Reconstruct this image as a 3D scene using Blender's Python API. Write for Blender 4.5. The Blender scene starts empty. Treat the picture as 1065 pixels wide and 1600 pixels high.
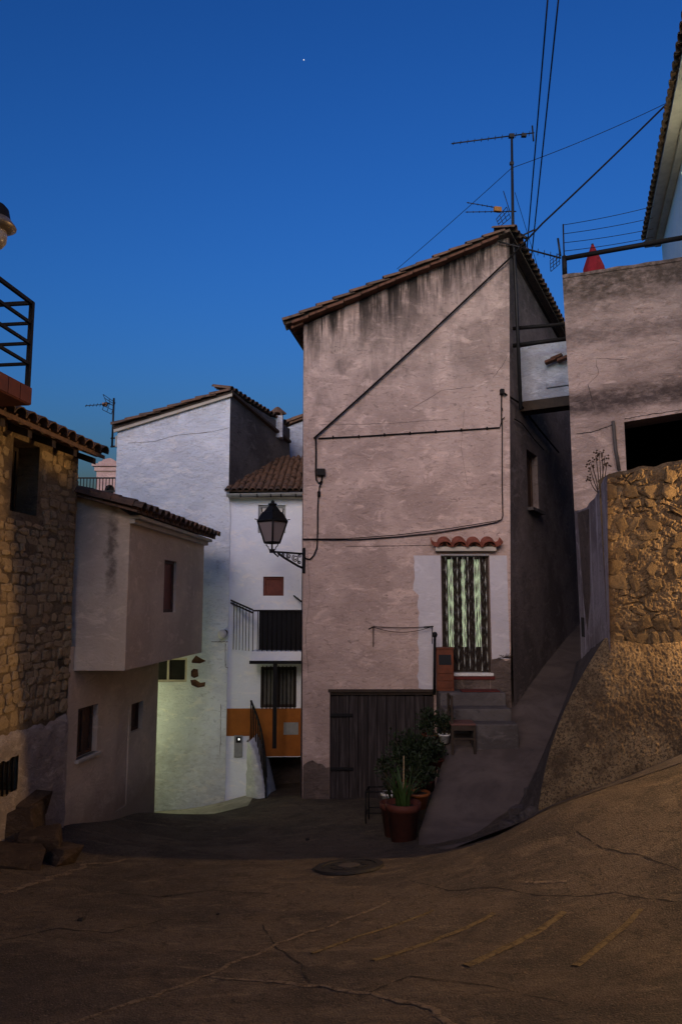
import bpy, bmesh, math, random
import numpy as np
from mathutils import Vector, Matrix, noise
from mathutils.geometry import delaunay_2d_cdt
random.seed(7)
R = math.radians
sc = bpy.context.scene
col = sc.collection

# ------------------------------------------------------------------ camera
FPX, PITCH, CAMZ = 1150.0, math.atan(145/1150), 1.6
cam_d = bpy.data.cameras.new('camera'); cam = bpy.data.objects.new('camera', cam_d); col.objects.link(cam)
cam.location = (0, 0, CAMZ); cam.rotation_euler = (math.pi/2 + PITCH, 0, 0)
cam_d.sensor_fit = 'HORIZONTAL'; cam_d.sensor_width = 36; cam_d.lens = 36*FPX/1065
cam_d.clip_end = 8000; cam_d.clip_start = .05
sc.camera = cam

# ------------------------------------------------------------------ sky, dusk glow, exposure
w = bpy.data.worlds.new('World'); sc.world = w; w.use_nodes = True
wn = w.node_tree; bg = wn.nodes['Background']
sky = wn.nodes.new('ShaderNodeTexSky'); sky.sky_type = 'NISHITA'; sky.sun_disc = False
sky.sun_elevation = R(-2.0); sky.sun_rotation = R(180+14); sky.altitude = 500
sky.air_density = 1.0; sky.dust_density = .6; sky.ozone_density = 2.2
tint = wn.nodes.new('ShaderNodeMix'); tint.data_type = 'RGBA'; tint.blend_type = 'MULTIPLY'
tint.inputs['Factor'].default_value = 1; tint.inputs['B'].default_value = (2.9, 10.6, 10.2, 1)
gam = wn.nodes.new('ShaderNodeGamma'); gam.inputs[1].default_value = 1.8; wn.links.new(sky.outputs[0], gam.inputs[0]); wn.links.new(gam.outputs[0], tint.inputs['A']); wn.links.new(tint.outputs['Result'], bg.inputs[0])
bg.inputs[1].default_value = 1.05
sun_d = bpy.data.lights.new('sun', 'SUN'); sun = bpy.data.objects.new('sun', sun_d); col.objects.link(sun)
SUN_DIR = Vector((-.28, -1, .34)).normalized()           # towards the afterglow, behind the camera
sun.rotation_euler = SUN_DIR.to_track_quat('Z', 'Y').to_euler()
sun_d.energy = 2.8; sun_d.angle = R(40); sun_d.color = (1, .745, .565)
sc.view_settings.view_transform = 'Standard'; sc.view_settings.look = 'None'
sc.view_settings.gamma = 1; sc.view_settings.use_curve_mapping = False; sc.view_settings.exposure = 0

# ------------------------------------------------------------------ photo pixel -> world
CP, SP = math.cos(PITCH), math.sin(PITCH)
def ray(px, py):
    x, y = px-532.5, 800-py
    return Vector((x, FPX*CP - y*SP, FPX*SP + y*CP))/FPX
CAM = Vector((0, 0, CAMZ))
def atY(px, py, Y):
    d = ray(px, py); return CAM + d*(Y/d.y)
class Frame:
    """vertical plane: origin (x,y), horizontal direction u, outward normal n"""
    def __init__(s, ox, oy, dx, dy, flip=False):
        s.o = Vector((ox, oy, 0)); s.u = Vector((dx, dy, 0)).normalized()
        s.n = Vector((s.u.y, -s.u.x, 0))
        if flip: s.n = -s.n
    def px(s, px, py, off=0.0):                          # -> (u, z)
        d = ray(px, py); o = s.o + s.n*off
        t = (o-CAM).dot(s.n)/d.dot(s.n); p = CAM+d*t
        return ((p-o).dot(s.u), p.z)
    def at(s, u, z, d=0.0): return s.o + s.u*u + s.n*d + Vector((0, 0, z))
    def P(s, px, py, d=0.0):
        u, z = s.px(px, py, d); return s.at(u, z, d)

# ------------------------------------------------------------------ mesh building
class MB:
    def __init__(s): s.v = []; s.f = []; s.sm = []
    def add(s, vs, fs, smooth=False):
        k = len(s.v); s.v += [Vector(p) for p in vs]; s.f += [tuple(i+k for i in f) for f in fs]; s.sm += [smooth]*len(fs); return s
    def poly(s, *p): return s.add(p, [tuple(range(len(p)))])
    def obox(s, o, a, b, c):                             # corner + three edge vectors
        o, a, b, c = Vector(o), Vector(a), Vector(b), Vector(c)
        v = [o, o+a, o+a+b, o+b, o+c, o+a+c, o+a+b+c, o+b+c]
        f = [(0,3,2,1), (4,5,6,7), (0,1,5,4), (1,2,6,5), (2,3,7,6), (3,0,4,7)]
        if a.cross(b).dot(c) < 0: f = [q[::-1] for q in f]
        return s.add(v, f)
    def box(s, c, sx, sy, sz, rz=0):
        m = Matrix.Rotation(rz, 3, 'Z'); a, b = m@Vector((sx,0,0)), m@Vector((0,sy,0)); e = Vector((0,0,sz))
        return s.obox(Vector(c)-a/2-b/2-e/2, a, b, e)
    def tube(s, pts, r, seg=6, smooth=True):
        pts = [Vector(p) for p in pts]; n = len(pts); rs = r if isinstance(r, (list, tuple)) else [r]*n
        vs = []; up = None
        for i, p in enumerate(pts):
            t = (pts[min(i+1, n-1)]-pts[max(i-1, 0)]); t = t.normalized() if t.length > 1e-9 else Vector((0,0,1))
            if up is None: up = Vector((0,0,1)) if abs(t.z) < .9 else Vector((1,0,0))
            a = t.cross(up)
            if a.length < 1e-4: a = t.cross(Vector((.3,1,.2)))
            a.normalize(); b = a.cross(t); up = b
            for k in range(seg):
                q = 2*math.pi*k/seg; vs.append(p + (a*math.cos(q)+b*math.sin(q))*rs[i])
        fs = [(i*seg+k, (i+1)*seg+k, (i+1)*seg+(k+1)%seg, i*seg+(k+1)%seg) for i in range(n-1) for k in range(seg)]
        s.add(vs, fs, smooth)
        k0 = len(s.v)-len(vs); s.f += [tuple(k0+k for k in range(seg)), tuple(k0+(n-1)*seg+k for k in range(seg-1,-1,-1))]; s.sm += [False]*2
        return s
    def lathe(s, prof, c, seg=20, smooth=True):          # prof: (r, z)
        c = Vector(c); vs = []
        for r, z in prof:
            for k in range(seg):
                q = 2*math.pi*k/seg; vs.append(c+Vector((r*math.cos(q), r*math.sin(q), z)))
        n = len(prof)
        return s.add(vs, [(i*seg+k, i*seg+(k+1)%seg, (i+1)*seg+(k+1)%seg, (i+1)*seg+k) for i in range(n-1) for k in range(seg)], smooth)
    def grid(s, rows, smooth=True):                      # rows of points
        n, m = len(rows), len(rows[0])
        return s.add([p for r in rows for p in r], [(i*m+j, i*m+j+1, (i+1)*m+j+1, (i+1)*m+j) for i in range(n-1) for j in range(m-1)], smooth)
    def panel(s, fr, outline, holes=(), off=0.0, depth=0.0):
        """flat wall piece on frame fr; outline and holes as (u,z) lists; reveal quads go 'depth' inwards"""
        vs, loops = [], []
        for lp in [outline]+list(holes):
            loops.append(list(range(len(vs), len(vs)+len(lp)))); vs += [Vector(p) for p in lp]
        ed = [(l[i], l[(i+1) % len(l)]) for l in loops for i in range(len(l))]
        ov, oe, of, *_ = delaunay_2d_cdt(vs, ed, [], 0, 1e-5)
        def inside(p, lp):
            c = False; n = len(lp)
            for i in range(n):
                a, b = lp[i], lp[(i+1) % n]
                if (a[1] > p.y) != (b[1] > p.y) and p.x < (b[0]-a[0])*(p.y-a[1])/(b[1]-a[1])+a[0]: c = not c
            return c
        fs = []
        for f in of:
            c = (ov[f[0]]+ov[f[1]]+ov[f[2]])/3
            if inside(c, outline) and not any(inside(c, h) for h in holes):
                q = fr.u.cross(Vector((0,0,1))).dot(fr.n) > 0
                fs.append(tuple(f) if q else tuple(f[::-1]))
        s.add([fr.at(p.x, p.y, off) for p in ov], fs)
        if depth:
            for h in holes:
                for i in range(len(h)):
                    a, b = h[i], h[(i+1) % len(h)]
                    s.poly(fr.at(*a, off), fr.at(*b, off), fr.at(*b, off-depth), fr.at(*a, off-depth))
        return s
    def slab(s, fr, outline, off, thick):                # extruded polygon standing proud of a wall
        s.panel(fr, outline, off=off)
        for i in range(len(outline)):
            a, b = outline[i], outline[(i+1) % len(outline)]
            s.poly(fr.at(*a, off), fr.at(*b, off), fr.at(*b, off-thick), fr.at(*a, off-thick))
        return s

def setp(o, label=None, cat=None, group=None, kind=None):
    if label: o['label'] = label
    if cat: o['category'] = cat
    if group: o['group'] = group
    if kind: o['kind'] = kind
    return o
def empty(name, loc, label, cat, group=None):
    o = bpy.data.objects.new(name, None); col.objects.link(o); o.location = loc; o.empty_display_size = .2
    return setp(o, label, cat, group)
def wloc(o):
    p = Vector((0,0,0))
    while o is not None: p += o.location; o = o.parent
    return p
def obj(name, mb, mat, parent=None, label=None, cat=None, group=None, kind=None, bevel=0, base=None):
    vs = mb.v
    if base is None:
        if parent is not None: base = wloc(parent)
        else:
            xs, ys, zs = [p.x for p in vs], [p.y for p in vs], [p.z for p in vs]
            base = Vector(((min(xs)+max(xs))/2, (min(ys)+max(ys))/2, min(zs)))
    base = Vector(base)
    me = bpy.data.meshes.new(name); me.from_pydata([p-base for p in vs], [], mb.f)
    me.polygons.foreach_set('use_smooth', mb.sm); me.update()
    me.materials.append(mat)
    o = bpy.data.objects.new(name, me); col.objects.link(o)
    if parent is not None: o.parent = parent; o.location = base - wloc(parent)
    else: o.location = base
    if bevel:
        m = o.modifiers.new('bevel', 'BEVEL'); m.width = bevel; m.segments = 2; m.limit_method = 'ANGLE'
    return setp(o, label, cat, group, kind)
def inst(name, me, parent, loc, rot=None, scale=None):   # shared-mesh piece under a parent, world placement
    o = bpy.data.objects.new(name, me); col.objects.link(o); o.parent = parent
    o.location = Vector(loc) - wloc(parent)
    if rot is not None: o.rotation_euler = rot
    if scale is not None: o.scale = scale
    return o
def copy_tree(o, parent=None):
    c = o.copy(); col.objects.link(c); c.parent = parent
    for ch in list(o.children): copy_tree(ch, c)
    return c

# ------------------------------------------------------------------ materials
class NT:
    def __init__(s, name):
        s.m = bpy.data.materials.new(name); s.m.use_nodes = True; s.t = s.m.node_tree
        s.b = s.t.nodes['Principled BSDF']; s.pos = s.t.nodes.new('ShaderNodeNewGeometry').outputs['Position']
    def lk(s, a, b): s.t.links.new(a, b)
    def val(s, sock, v):
        if hasattr(v, 'is_output'): s.lk(v, sock)
        elif isinstance(v, (tuple, list)): sock.default_value = (*v, 1) if len(v) == 3 and sock.type == 'RGBA' else v
        else: sock.default_value = v
    def vec(s, sc_, v=None):
        n = s.t.nodes.new('ShaderNodeVectorMath'); n.operation = 'MULTIPLY'; s.lk(v or s.pos, n.inputs[0]); n.inputs[1].default_value = sc_; return n.outputs[0]
    def noise(s, scale, detail=4, rough=.55, v=None, dist=0):
        n = s.t.nodes.new('ShaderNodeTexNoise'); s.lk(v or s.pos, n.inputs['Vector'])
        n.inputs['Scale'].default_value = scale; n.inputs['Detail'].default_value = detail; n.inputs['Roughness'].default_value = rough; n.inputs['Distortion'].default_value = dist
        return n.outputs['Fac']
    def voro(s, scale, feat='F1', v=None, rnd=1):
        n = s.t.nodes.new('ShaderNodeTexVoronoi'); s.lk(v or s.pos, n.inputs['Vector']); n.feature = feat; n.inputs['Scale'].default_value = scale
        n.inputs['Randomness'].default_value = rnd; return n.outputs['Distance']
    def ramp(s, f, lo, hi, a=0.0, b=1.0):
        n = s.t.nodes.new('ShaderNodeMapRange'); s.lk(f, n.inputs[0]); n.interpolation_type = 'SMOOTHSTEP'
        for i, x in enumerate((lo, hi, a, b)): n.inputs[i+1].default_value = x
        return n.outputs[0]
    def math(s, op, a, b=0.0):
        n = s.t.nodes.new('ShaderNodeMath'); n.operation = op; s.val(n.inputs[0], a); s.val(n.inputs[1], b); return n.outputs[0]
    def sep(s, v=None):
        n = s.t.nodes.new('ShaderNodeSeparateXYZ'); s.lk(v or s.pos, n.inputs[0]); return n.outputs
    def mix(s, a, b, f, mode='MIX'):
        n = s.t.nodes.new('ShaderNodeMix'); n.data_type = 'RGBA'; n.blend_type = mode
        s.val(n.inputs['Factor'], f); s.val(n.inputs['A'], a); s.val(n.inputs['B'], b); return n.outputs['Result']
    def bump(s, h, strength=.4, dist=.01, prev=None):
        n = s.t.nodes.new('ShaderNodeBump'); s.lk(h, n.inputs['Height']); n.inputs['Strength'].default_value = strength; n.inputs['Distance'].default_value = dist
        if prev: s.lk(prev, n.inputs['Normal'])
        return n.outputs[0]
    def out(s, color, rough=.85, normal=None, metal=0, spec=.3):
        s.val(s.b.inputs['Base Color'], color); s.val(s.b.inputs['Roughness'], rough); s.b.inputs['Metallic'].default_value = metal
        s.b.inputs['Specular IOR Level'].default_value = spec
        if normal: s.lk(normal, s.b.inputs['Normal'])
        return s.m

def plaster(name, c1, c2, dirt=(.12,.10,.09), amount=.5, bump=.5, extra=None, seed=0.0, grain=1.0):
    n = NT(name)
    off = n.t.nodes.new('ShaderNodeVectorMath'); off.operation = 'ADD'; n.lk(n.pos, off.inputs[0]); off.inputs[1].default_value = (seed, seed*.7, seed*.3); p = off.outputs[0]
    lighter = tuple(min(x*(1.1+.22*amount), .85) for x in c1); darker = tuple(x*(.92-.30*amount) for x in c2)
    c = n.mix(c1, c2, n.ramp(n.noise(.9, 5, .6, p, .4), .40, .60))
    c = n.mix(c, lighter, n.ramp(n.noise(2.7, 7, .68, n.vec((1, 1, 2.0), p), .8), .52, .66, 0, .8))
    c = n.mix(c, darker, n.ramp(n.noise(6.5, 9, .74, n.vec((1, 1, 2.4), p), 1.2), .52, .68, 0, .35+.6*amount))
    c = n.mix(c, lighter, n.ramp(n.noise(22, 6, .75, n.vec((1, 1, 1.5), p)), .56, .70, 0, .25+.5*amount))
    c = n.mix(c, dirt, n.ramp(n.noise(30, 7, .8, n.vec((1, 1, 1.7), p), .5), .60, .72, 0, .8*amount))
    if extra: c = extra(n, c, p)
    nn = n.bump(n.noise(4.5, 9, .72, n.vec((1, 1, 1.8), p), .8), min(bump*1.1, 1), .07)
    nn = n.bump(n.noise(34*grain, 7, .75, p), min(bump*1.0, 1), .018, nn)
    return n.out(c, .92, nn, 0, .12)
def plain(name, c, rough=.6, metal=0, var=.25, scale=14, bump=.15, spec=.3):
    n = NT(name)
    k = n.mix(c, tuple(x*(1-var) for x in c), n.ramp(n.noise(scale, 5, .65), .35, .7))
    return n.out(k, rough, n.bump(n.noise(scale*5, 4), bump, .004), metal, spec)
def streaks(za, zb_slope, length, strength, dirt, sx=5.0):
    """rain streaks running down from a sloping roof edge z = za + slope*x"""
    def f(n, c, p):
        x, y, z = n.sep()
        d = n.math('SUBTRACT', n.math('ADD', n.math('MULTIPLY', x, zb_slope), za), z)
        st = n.ramp(n.noise(1.0, 5, .7, n.vec((sx, sx, .28), p), .3), .42, .58)
        st2 = n.ramp(n.noise(1.0, 4, .7, n.vec((sx*2.6, sx, .5), p), .3), .5, .66)
        f1 = n.ramp(n.math('ADD', d, n.math('MULTIPLY', n.noise(3.0, 4, .6, p), .5)), .2, length, 1, 0)
        f0 = n.ramp(d, .55, length*2.4, 1, 0)
        c = n.mix(c, tuple(k*2.6 for k in dirt), n.math('MULTIPLY', n.math('MULTIPLY', f0, n.ramp(n.noise(1.7, 6, .7, n.vec((1.6,1,.8), p), .5), .4, .7)), strength*.6))
        c = n.mix(c, dirt, n.math('MULTIPLY', n.math('MULTIPLY', st, f1), strength))
        c = n.mix(c, dirt, n.math('MULTIPLY', n.math('MULTIPLY', st2, n.ramp(d, .1, length*.5, 1, 0)), strength*.9))
        return c
    return f
def band(z0, z1, soft, strength, dirt, sc_=3.0, zs=1.0, dzx=0.0):
    """weathered horizontal stain between two heights, broken up by noise"""
    def f(n, c, p):
        x, y, z = n.sep()
        zz = n.math('ADD', n.math('SUBTRACT', z, n.math('MULTIPLY', x, dzx)), n.math('MULTIPLY', n.math('SUBTRACT', n.noise(sc_, 6, .65, n.vec((1,1,zs), p)), .5), soft*1.6))
        m = n.math('MULTIPLY', n.ramp(zz, z0-soft*.5, z0+soft*.5), n.ramp(zz, z1-soft*.5, z1+soft*.5, 1, 0))
        m = n.math('MULTIPLY', m, n.ramp(n.noise(9, 6, .7, n.vec((1,1,1.6), p)), .30, .62, .45, 1))
        return n.mix(c, dirt, n.math('MULTIPLY', m, strength))
    return f
def chain(*fs):
    def f(n, c, p):
        for q in fs: c = q(n, c, p)
        return c
    return f
def emit(name, c, s):
    n = NT(name); n.b.inputs['Emission Color'].default_value = (*c, 1); n.b.inputs['Emission Strength'].default_value = s
    return n.out(c, .6)

M = {}
M['iron'] = plain('black_iron', (.007,.007,.008), .6, 0, .3, spec=.15)
M['pipe'] = plain('painted_pipe', (.010,.009,.009), .65, 0, .3, spec=.15)
M['cable'] = plain('cable_rubber', (.008,.007,.007), .8, spec=.1)
M['alu'] = plain('aerial_metal', (.02,.02,.022), .5, .3, spec=.2)
M['wood_dark'] = plain('dark_wood', (.035,.022,.014), .7, 0, .5, 9, .4)
M['white_metal'] = plain('white_enamel', (.6,.6,.58), .5, 0, .15)
M['grey_metal'] = plain('grey_metal', (.25,.26,.26), .5, .2, .2)
M['zinc'] = plain('zinc_gutter', (.33,.34,.33), .45, .3, .25)
M['terracotta'] = plain('terracotta_pot', (.09,.024,.015), .75, 0, .35, 12, .3)
M['red_paint'] = plain('oxide_red_paint', (.10,.022,.012), .6, 0, .35, 7, .2)
M['red_cloth'] = plain('red_cloth', (.19,.008,.016), .9, 0, .3, 12, .3)
M['orange_wood'] = plain('orange_varnish', (.13,.033,.011), .5, 0, .35, 8, .2)
M['shutter'] = plain('brown_shutter', (.085,.045,.028), .65, 0, .35, 10, .3)
M['shutter_red'] = plain('red_brown_shutter', (.16,.045,.03), .65, 0, .35, 10, .3)
M['void'] = plain('dark_interior', (.012,.011,.011), .95)
M['black_cloth'] = plain('black_netting', (.008,.008,.01), .9)
M['cream_trim'] = plain('cream_trim', (.46,.42,.36), .85, 0, .2, 6, .3)
M['concrete'] = plaster('step_concrete', (.10,.09,.088), (.065,.058,.058), amount=.7, bump=.5)
M['mat_red'] = plain('red_mat', (.10,.018,.015), .95)
M['leaf'] = plain('green_leaf', (.014,.026,.008), .6, 0, .55, 9, .1)
M['leaf_sword'] = plain('sword_leaf', (.04,.075,.018), .5, 0, .4, 9, .1)
M['stem'] = plain('plant_stem', (.06,.05,.025), .8)
M['dry'] = plain('dry_weed', (.05,.032,.018), .9)
M['cane'] = plain('bamboo_cane', (.32,.23,.13), .7)
M['soil'] = plain('soil', (.03,.022,.016), .95)
n = NT('wood_planks')
g = n.noise(1, 6, .65, n.vec((26, 26, 1.6)), .4)
M['planks'] = n.out(n.mix((.02,.016,.016), (.06,.05,.05), n.ramp(g, .4, .75)), .85, n.bump(g, .6, .01), 0, .2)
n = NT('roof_clay')
x = n.t.nodes.new('ShaderNodeObjectInfo').outputs['Random']
c = n.mix((.19,.105,.065), (.10,.072,.055), x)
c = n.mix(c, (.045,.04,.034), n.ramp(n.noise(11, 6, .7), .46, .66, 0, .85))
M['tile'] = n.out(c, .9, n.bump(n.noise(30, 5), .5, .01), 0, .15)
M['brick_dark'] = plain('weathered_brick', (.13,.06,.038), .9, 0, .5, 12, .5)
M['tile_red'] = plain('door_canopy_clay', (.25,.075,.045), .8, 0, .4, 9, .3)
n = NT('glass_dark')
M['glass'] = n.out((.02,.022,.025), .12, None, 0, .5)
n = NT('lantern_glass')
M['lantern_glass'] = n.out(n.mix((.30,.25,.24), (.24,.2,.2), n.noise(6)), .35, None, 0, .4); n.b.inputs['Transmission Weight'].default_value = .25
# ground
n = NT('worn_asphalt')
c = n.mix((.105,.079,.056), (.058,.045,.035), n.ramp(n.noise(.8, 7, .7, None, .8), .42, .58))
c = n.mix(c, (.17,.128,.085), n.ramp(n.noise(2.2, 7, .72, n.vec((.6,1.5,1)), 1.4), .52, .66, 0, .7))
c = n.mix(c, (.035,.027,.021), n.ramp(n.noise(5.5, 8, .8, None, .8), .51, .64, 0, .75))
c = n.mix(c, (.03,.024,.019), n.ramp(n.noise(24, 6, .8), .52, .62, 0, .7))
c = n.mix(c, (.028,.025,.022), n.ramp(n.voro(55), .0, .30, .75, 0))
c = n.mix(c, (.22,.175,.125), n.ramp(n.noise(60, 4, .7), .57, .66, 0, .8))
nn = n.bump(n.noise(7, 8, .75), .3, .02); nn = n.bump(n.noise(40, 7, .8), .9, .02, nn); nn = n.bump(n.voro(70), .9, .012, nn)
M['road'] = n.out(c, n.ramp(n.noise(3, 4), .3, .7, .72, .95), nn, 0, .25)
n = NT('ramp_concrete')
c = n.mix((.125,.100,.088), (.078,.062,.056), n.ramp(n.noise(1.4, 6, .65, None, .6), .35, .68))
c = n.mix(c, (.05,.045,.043), n.ramp(n.noise(6, 6, .7), .56, .76, 0, .6))
M['ramp'] = n.out(c, .9, n.bump(n.noise(35, 6, .7), .5, .012), 0, .2)
M['patch'] = plain('tar_patch', (.05,.044,.04), .9, 0, .45, 5, .8)
def worn(name, c1, c2, lo, hi):
    n = NT(name); return n.out(n.mix(c1, c2, n.ramp(n.noise(20, 8, .8, None, .8), lo, hi)), .95, n.bump(n.noise(45, 6, .8), 1.0, .02), 0, .1)
M['seam'] = worn('pale_mortar_seam', (.20,.155,.11), (.06,.045,.033), .46, .62)
M['yellow'] = worn('worn_yellow_paint', (.175,.132,.068), (.065,.049,.033), .45, .62)
M['crack_road'] = plain('road_crack', (.018,.014,.011), .95)
M['shade_strip_flank'] = plaster('shade_strip_and_flank', (.10,.085,.08), (.07,.06,.057), amount=.9, bump=.9)  # concrete of the foot's flank, and of the strip painted dark as shade
M['castiron'] = plain('cast_iron', (.022,.02,.019), .7, .3, .4, 20, .5)
# walls
M['stone'] = None
n = NT('rubble_stone')
x = n.t.nodes.new('ShaderNodeObjectInfo').outputs['Random']
c = n.mix((.37,.28,.165), (.27,.20,.12), x)
c = n.mix(c, (.12,.085,.055), n.ramp(n.noise(16, 6, .7), .5, .72, 0, .8))
M['stone'] = n.out(c, .95, n.bump(n.noise(28, 7, .75), .9, .02), 0, .1)
M['mortar'] = plaster('lime_mortar', (.27,.20,.12), (.17,.125,.08), amount=.9, bump=1.0, seed=3)
M['stone_base'] = plaster('lime_washed_base', (.44,.38,.34), (.33,.28,.25), (.10,.07,.05), .8, 1.0, seed=5)
def cream_stain(n, c, p):
    x, y, z = n.sep()
    w_ = n.math('ADD', n.math('ABSOLUTE', n.math('ADD', x, n.math('ADD', 2.93, n.math('MULTIPLY', n.math('SUBTRACT', n.noise(5, 5, .7), .5), .25)))), 0.0)
    m = n.math('MULTIPLY', n.ramp(w_, .015, .10, 1, 0), n.math('MULTIPLY', n.ramp(z, 1.55, 2.0), n.ramp(z, 2.55, 2.75, 1, .5)))
    c = n.mix(c, (.10,.075,.06), n.math('MULTIPLY', m, n.ramp(n.noise(9, 6, .75), .3, .6, .2, .75)))
    foot = n.ramp(n.math('ADD', z, n.math('MULTIPLY', n.noise(3, 6, .7), .7)), -1.1, -.3, .65, 0)
    return n.mix(c, (.16,.12,.085), foot)
M['cream'] = plaster('cream_render', (.58,.48,.37), (.49,.40,.31), amount=.32, bump=.3, seed=9, extra=cream_stain)
M['white'] = plaster('blue_whitewash', (.62,.68,.80), (.50,.56,.68), (.16,.15,.15), .55, .8, seed=13)
M['white_low'] = plaster('smooth_whitewash', (.76,.81,.88), (.69,.74,.82), (.2,.2,.2), .2, .3, seed=17)
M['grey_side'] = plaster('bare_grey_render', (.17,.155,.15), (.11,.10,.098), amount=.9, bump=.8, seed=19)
M['bluegrey'] = plaster('weathered_white', (.42,.45,.52), (.30,.32,.38), amount=.8, bump=.6, seed=21)
M['orange_dado'] = plain('orange_dado', (.30,.10,.016), .85, 0, .2, 5, .2)
M['tower'] = plaster('pink_tower', (.40,.27,.25), (.32,.21,.20), amount=.4, bump=.3, seed=23)
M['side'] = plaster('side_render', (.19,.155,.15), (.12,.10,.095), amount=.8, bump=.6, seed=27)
M['surround'] = plaster('door_whitewash', (.50,.48,.50), (.44,.42,.45), amount=.2, bump=.25, seed=29)
M['plinth'] = plaster('crumbled_plinth', (.15,.115,.10), (.09,.07,.06), amount=1, bump=1.2, seed=31)
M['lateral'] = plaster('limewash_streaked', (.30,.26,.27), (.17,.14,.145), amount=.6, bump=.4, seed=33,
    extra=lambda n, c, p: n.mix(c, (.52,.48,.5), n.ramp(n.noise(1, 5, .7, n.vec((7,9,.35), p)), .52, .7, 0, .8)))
n = NT('rough_earth_stone')
c = n.mix((.135,.095,.054), (.072,.05,.03), n.ramp(n.noise(3.2, 6, .7, None, .6), .35, .66))
c = n.mix(c, (.24,.185,.115), n.ramp(n.noise(7, 6, .7, None, .8), .55, .72, 0, .8))
c = n.mix(c, (.05,.034,.022), n.ramp(n.noise(15, 8, .8, None, .8), .50, .62, 0, .9))
nn = n.bump(n.noise(22, 9, .82), .6, .012); nn = n.bump(n.noise(85, 6, .8), .7, .006, nn)
M['earth'] = n.out(c, .95, nn, 0, .1)
n = NT('gravel_render')
c = n.mix((.17,.122,.07), (.07,.049,.03), n.ramp(n.noise(1.7, 6, .7, None, .5), .40, .60))
c = n.mix(c, (.035,.025,.017), n.ramp(n.noise(42, 6, .8), .48, .56, 0, .9))
c = n.mix(c, (.28,.21,.13), n.ramp(n.noise(60, 4, .7), .6, .7, 0, .6))
nn = n.bump(n.noise(50, 5, .75), .8, .012)
M['apron'] = n.out(c, .95, nn, 0, .1)

# ================================================================== ground
ctrl = [atY(*a) for a in ((532,1600,4.1), (60,1590,4.15), (1010,1590,3.9), (475,1350,8.1), (115,1345,8.1), (0,1335,7.9), (300,1350,8.15),
    (640,1336,8.15), (800,1297,8.2), (845,1268,7.85), (950,1226,7.75), (1065,1176,7.7), (515,1251,12.3), (472,1248,12.4), (243,1270,11.95), (95,1283,9.6),
    (400,1303,10.3), (250,1305,10.2), (330,1274,13.0), (405,1242,13.6), (450,1240,13.6), (700,1450,5.8), (300,1450,6.0), (980,1430,5.7))]
ctrl += [Vector(a) for a in ((0,0,0), (-5,1,0), (5,1,.35), (0,-10,.7), (-9,-8,.7), (9,-8,1.2), (-9,6,-.9), (-6,13,-2.2), (-7,20,-2.3), (0,20,-1.9),
    (6,6.5,.8), (9,7,1.8), (9,1,1.2), (9,14,2.4), (3,13,-1.1), (5,19,0))]
XY = np.array([(p.x, p.y) for p in ctrl]); ZZ = np.array([p.z for p in ctrl]); NC = len(ctrl)
def tps(r2): return np.where(r2 > 1e-9, .5*r2*np.log(np.maximum(r2, 1e-9)), 0)
A = np.zeros((NC+3, NC+3)); A[:NC,:NC] = tps(((XY[:,None]-XY[None])**2).sum(-1)) + np.eye(NC)*.02
A[:NC,NC] = 1; A[:NC,NC+1:] = XY; A[NC,:NC] = 1; A[NC+1:,:NC] = XY.T
WT = np.linalg.solve(A, np.concatenate([ZZ, np.zeros(3)]))
def gz(x, y):
    x, y = min(max(x, -9.), 9.), min(max(y, -10.), 20.)
    r2 = ((XY-np.array((x, y)))**2).sum(-1)
    return float(tps(r2)@WT[:NC] + WT[NC] + WT[NC+1]*x + WT[NC+2]*y)
def ground(px, py, off=0.0):                              # photo pixel -> point on the ground sheet
    d = ray(px, py); t = 2.0
    while t < 40:
        p = CAM+d*t
        if p.z <= gz(p.x, p.y)+off: break
        t += .03
    return Vector((p.x, p.y, gz(p.x, p.y)+off))
def axis_vals(a, b, step, far):
    v = list(np.arange(a, b+1e-6, step)); return [a-far, a-60, a-18, a-5] + v + [b+5, b+18, b+60, b+far]
xs, ys = axis_vals(-7.5, 7.5, .12, 600), axis_vals(-2.0, 16.4, .12, 600)
GX, GY = np.meshgrid(np.array(xs), np.array(ys)); cx_, cy_ = np.clip(GX, -9, 9), np.clip(GY, -10, 20)
GZ = WT[NC]+WT[NC+1]*cx_+WT[NC+2]*cy_
for i in range(NC): GZ = GZ + WT[i]*tps((cx_-XY[i,0])**2+(cy_-XY[i,1])**2)
rows = []
for j, y in enumerate(ys):
    r = []
    for i, x in enumerate(xs):
        far = max(abs(x)-30, abs(y)-30, 0)
        r.append(Vector((x, y, float(GZ[j,i]) + .018*(noise.noise((x*1.1, y*1.1, 0))) + .006*noise.noise((x*5, y*5, 2)) - min(far*.05, 6))))
    rows.append(r)
road = obj('road', MB().grid(rows), M['road'], label='worn brown asphalt street sloping down into the courtyard', kind='structure', base=(0,0,0))

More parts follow.
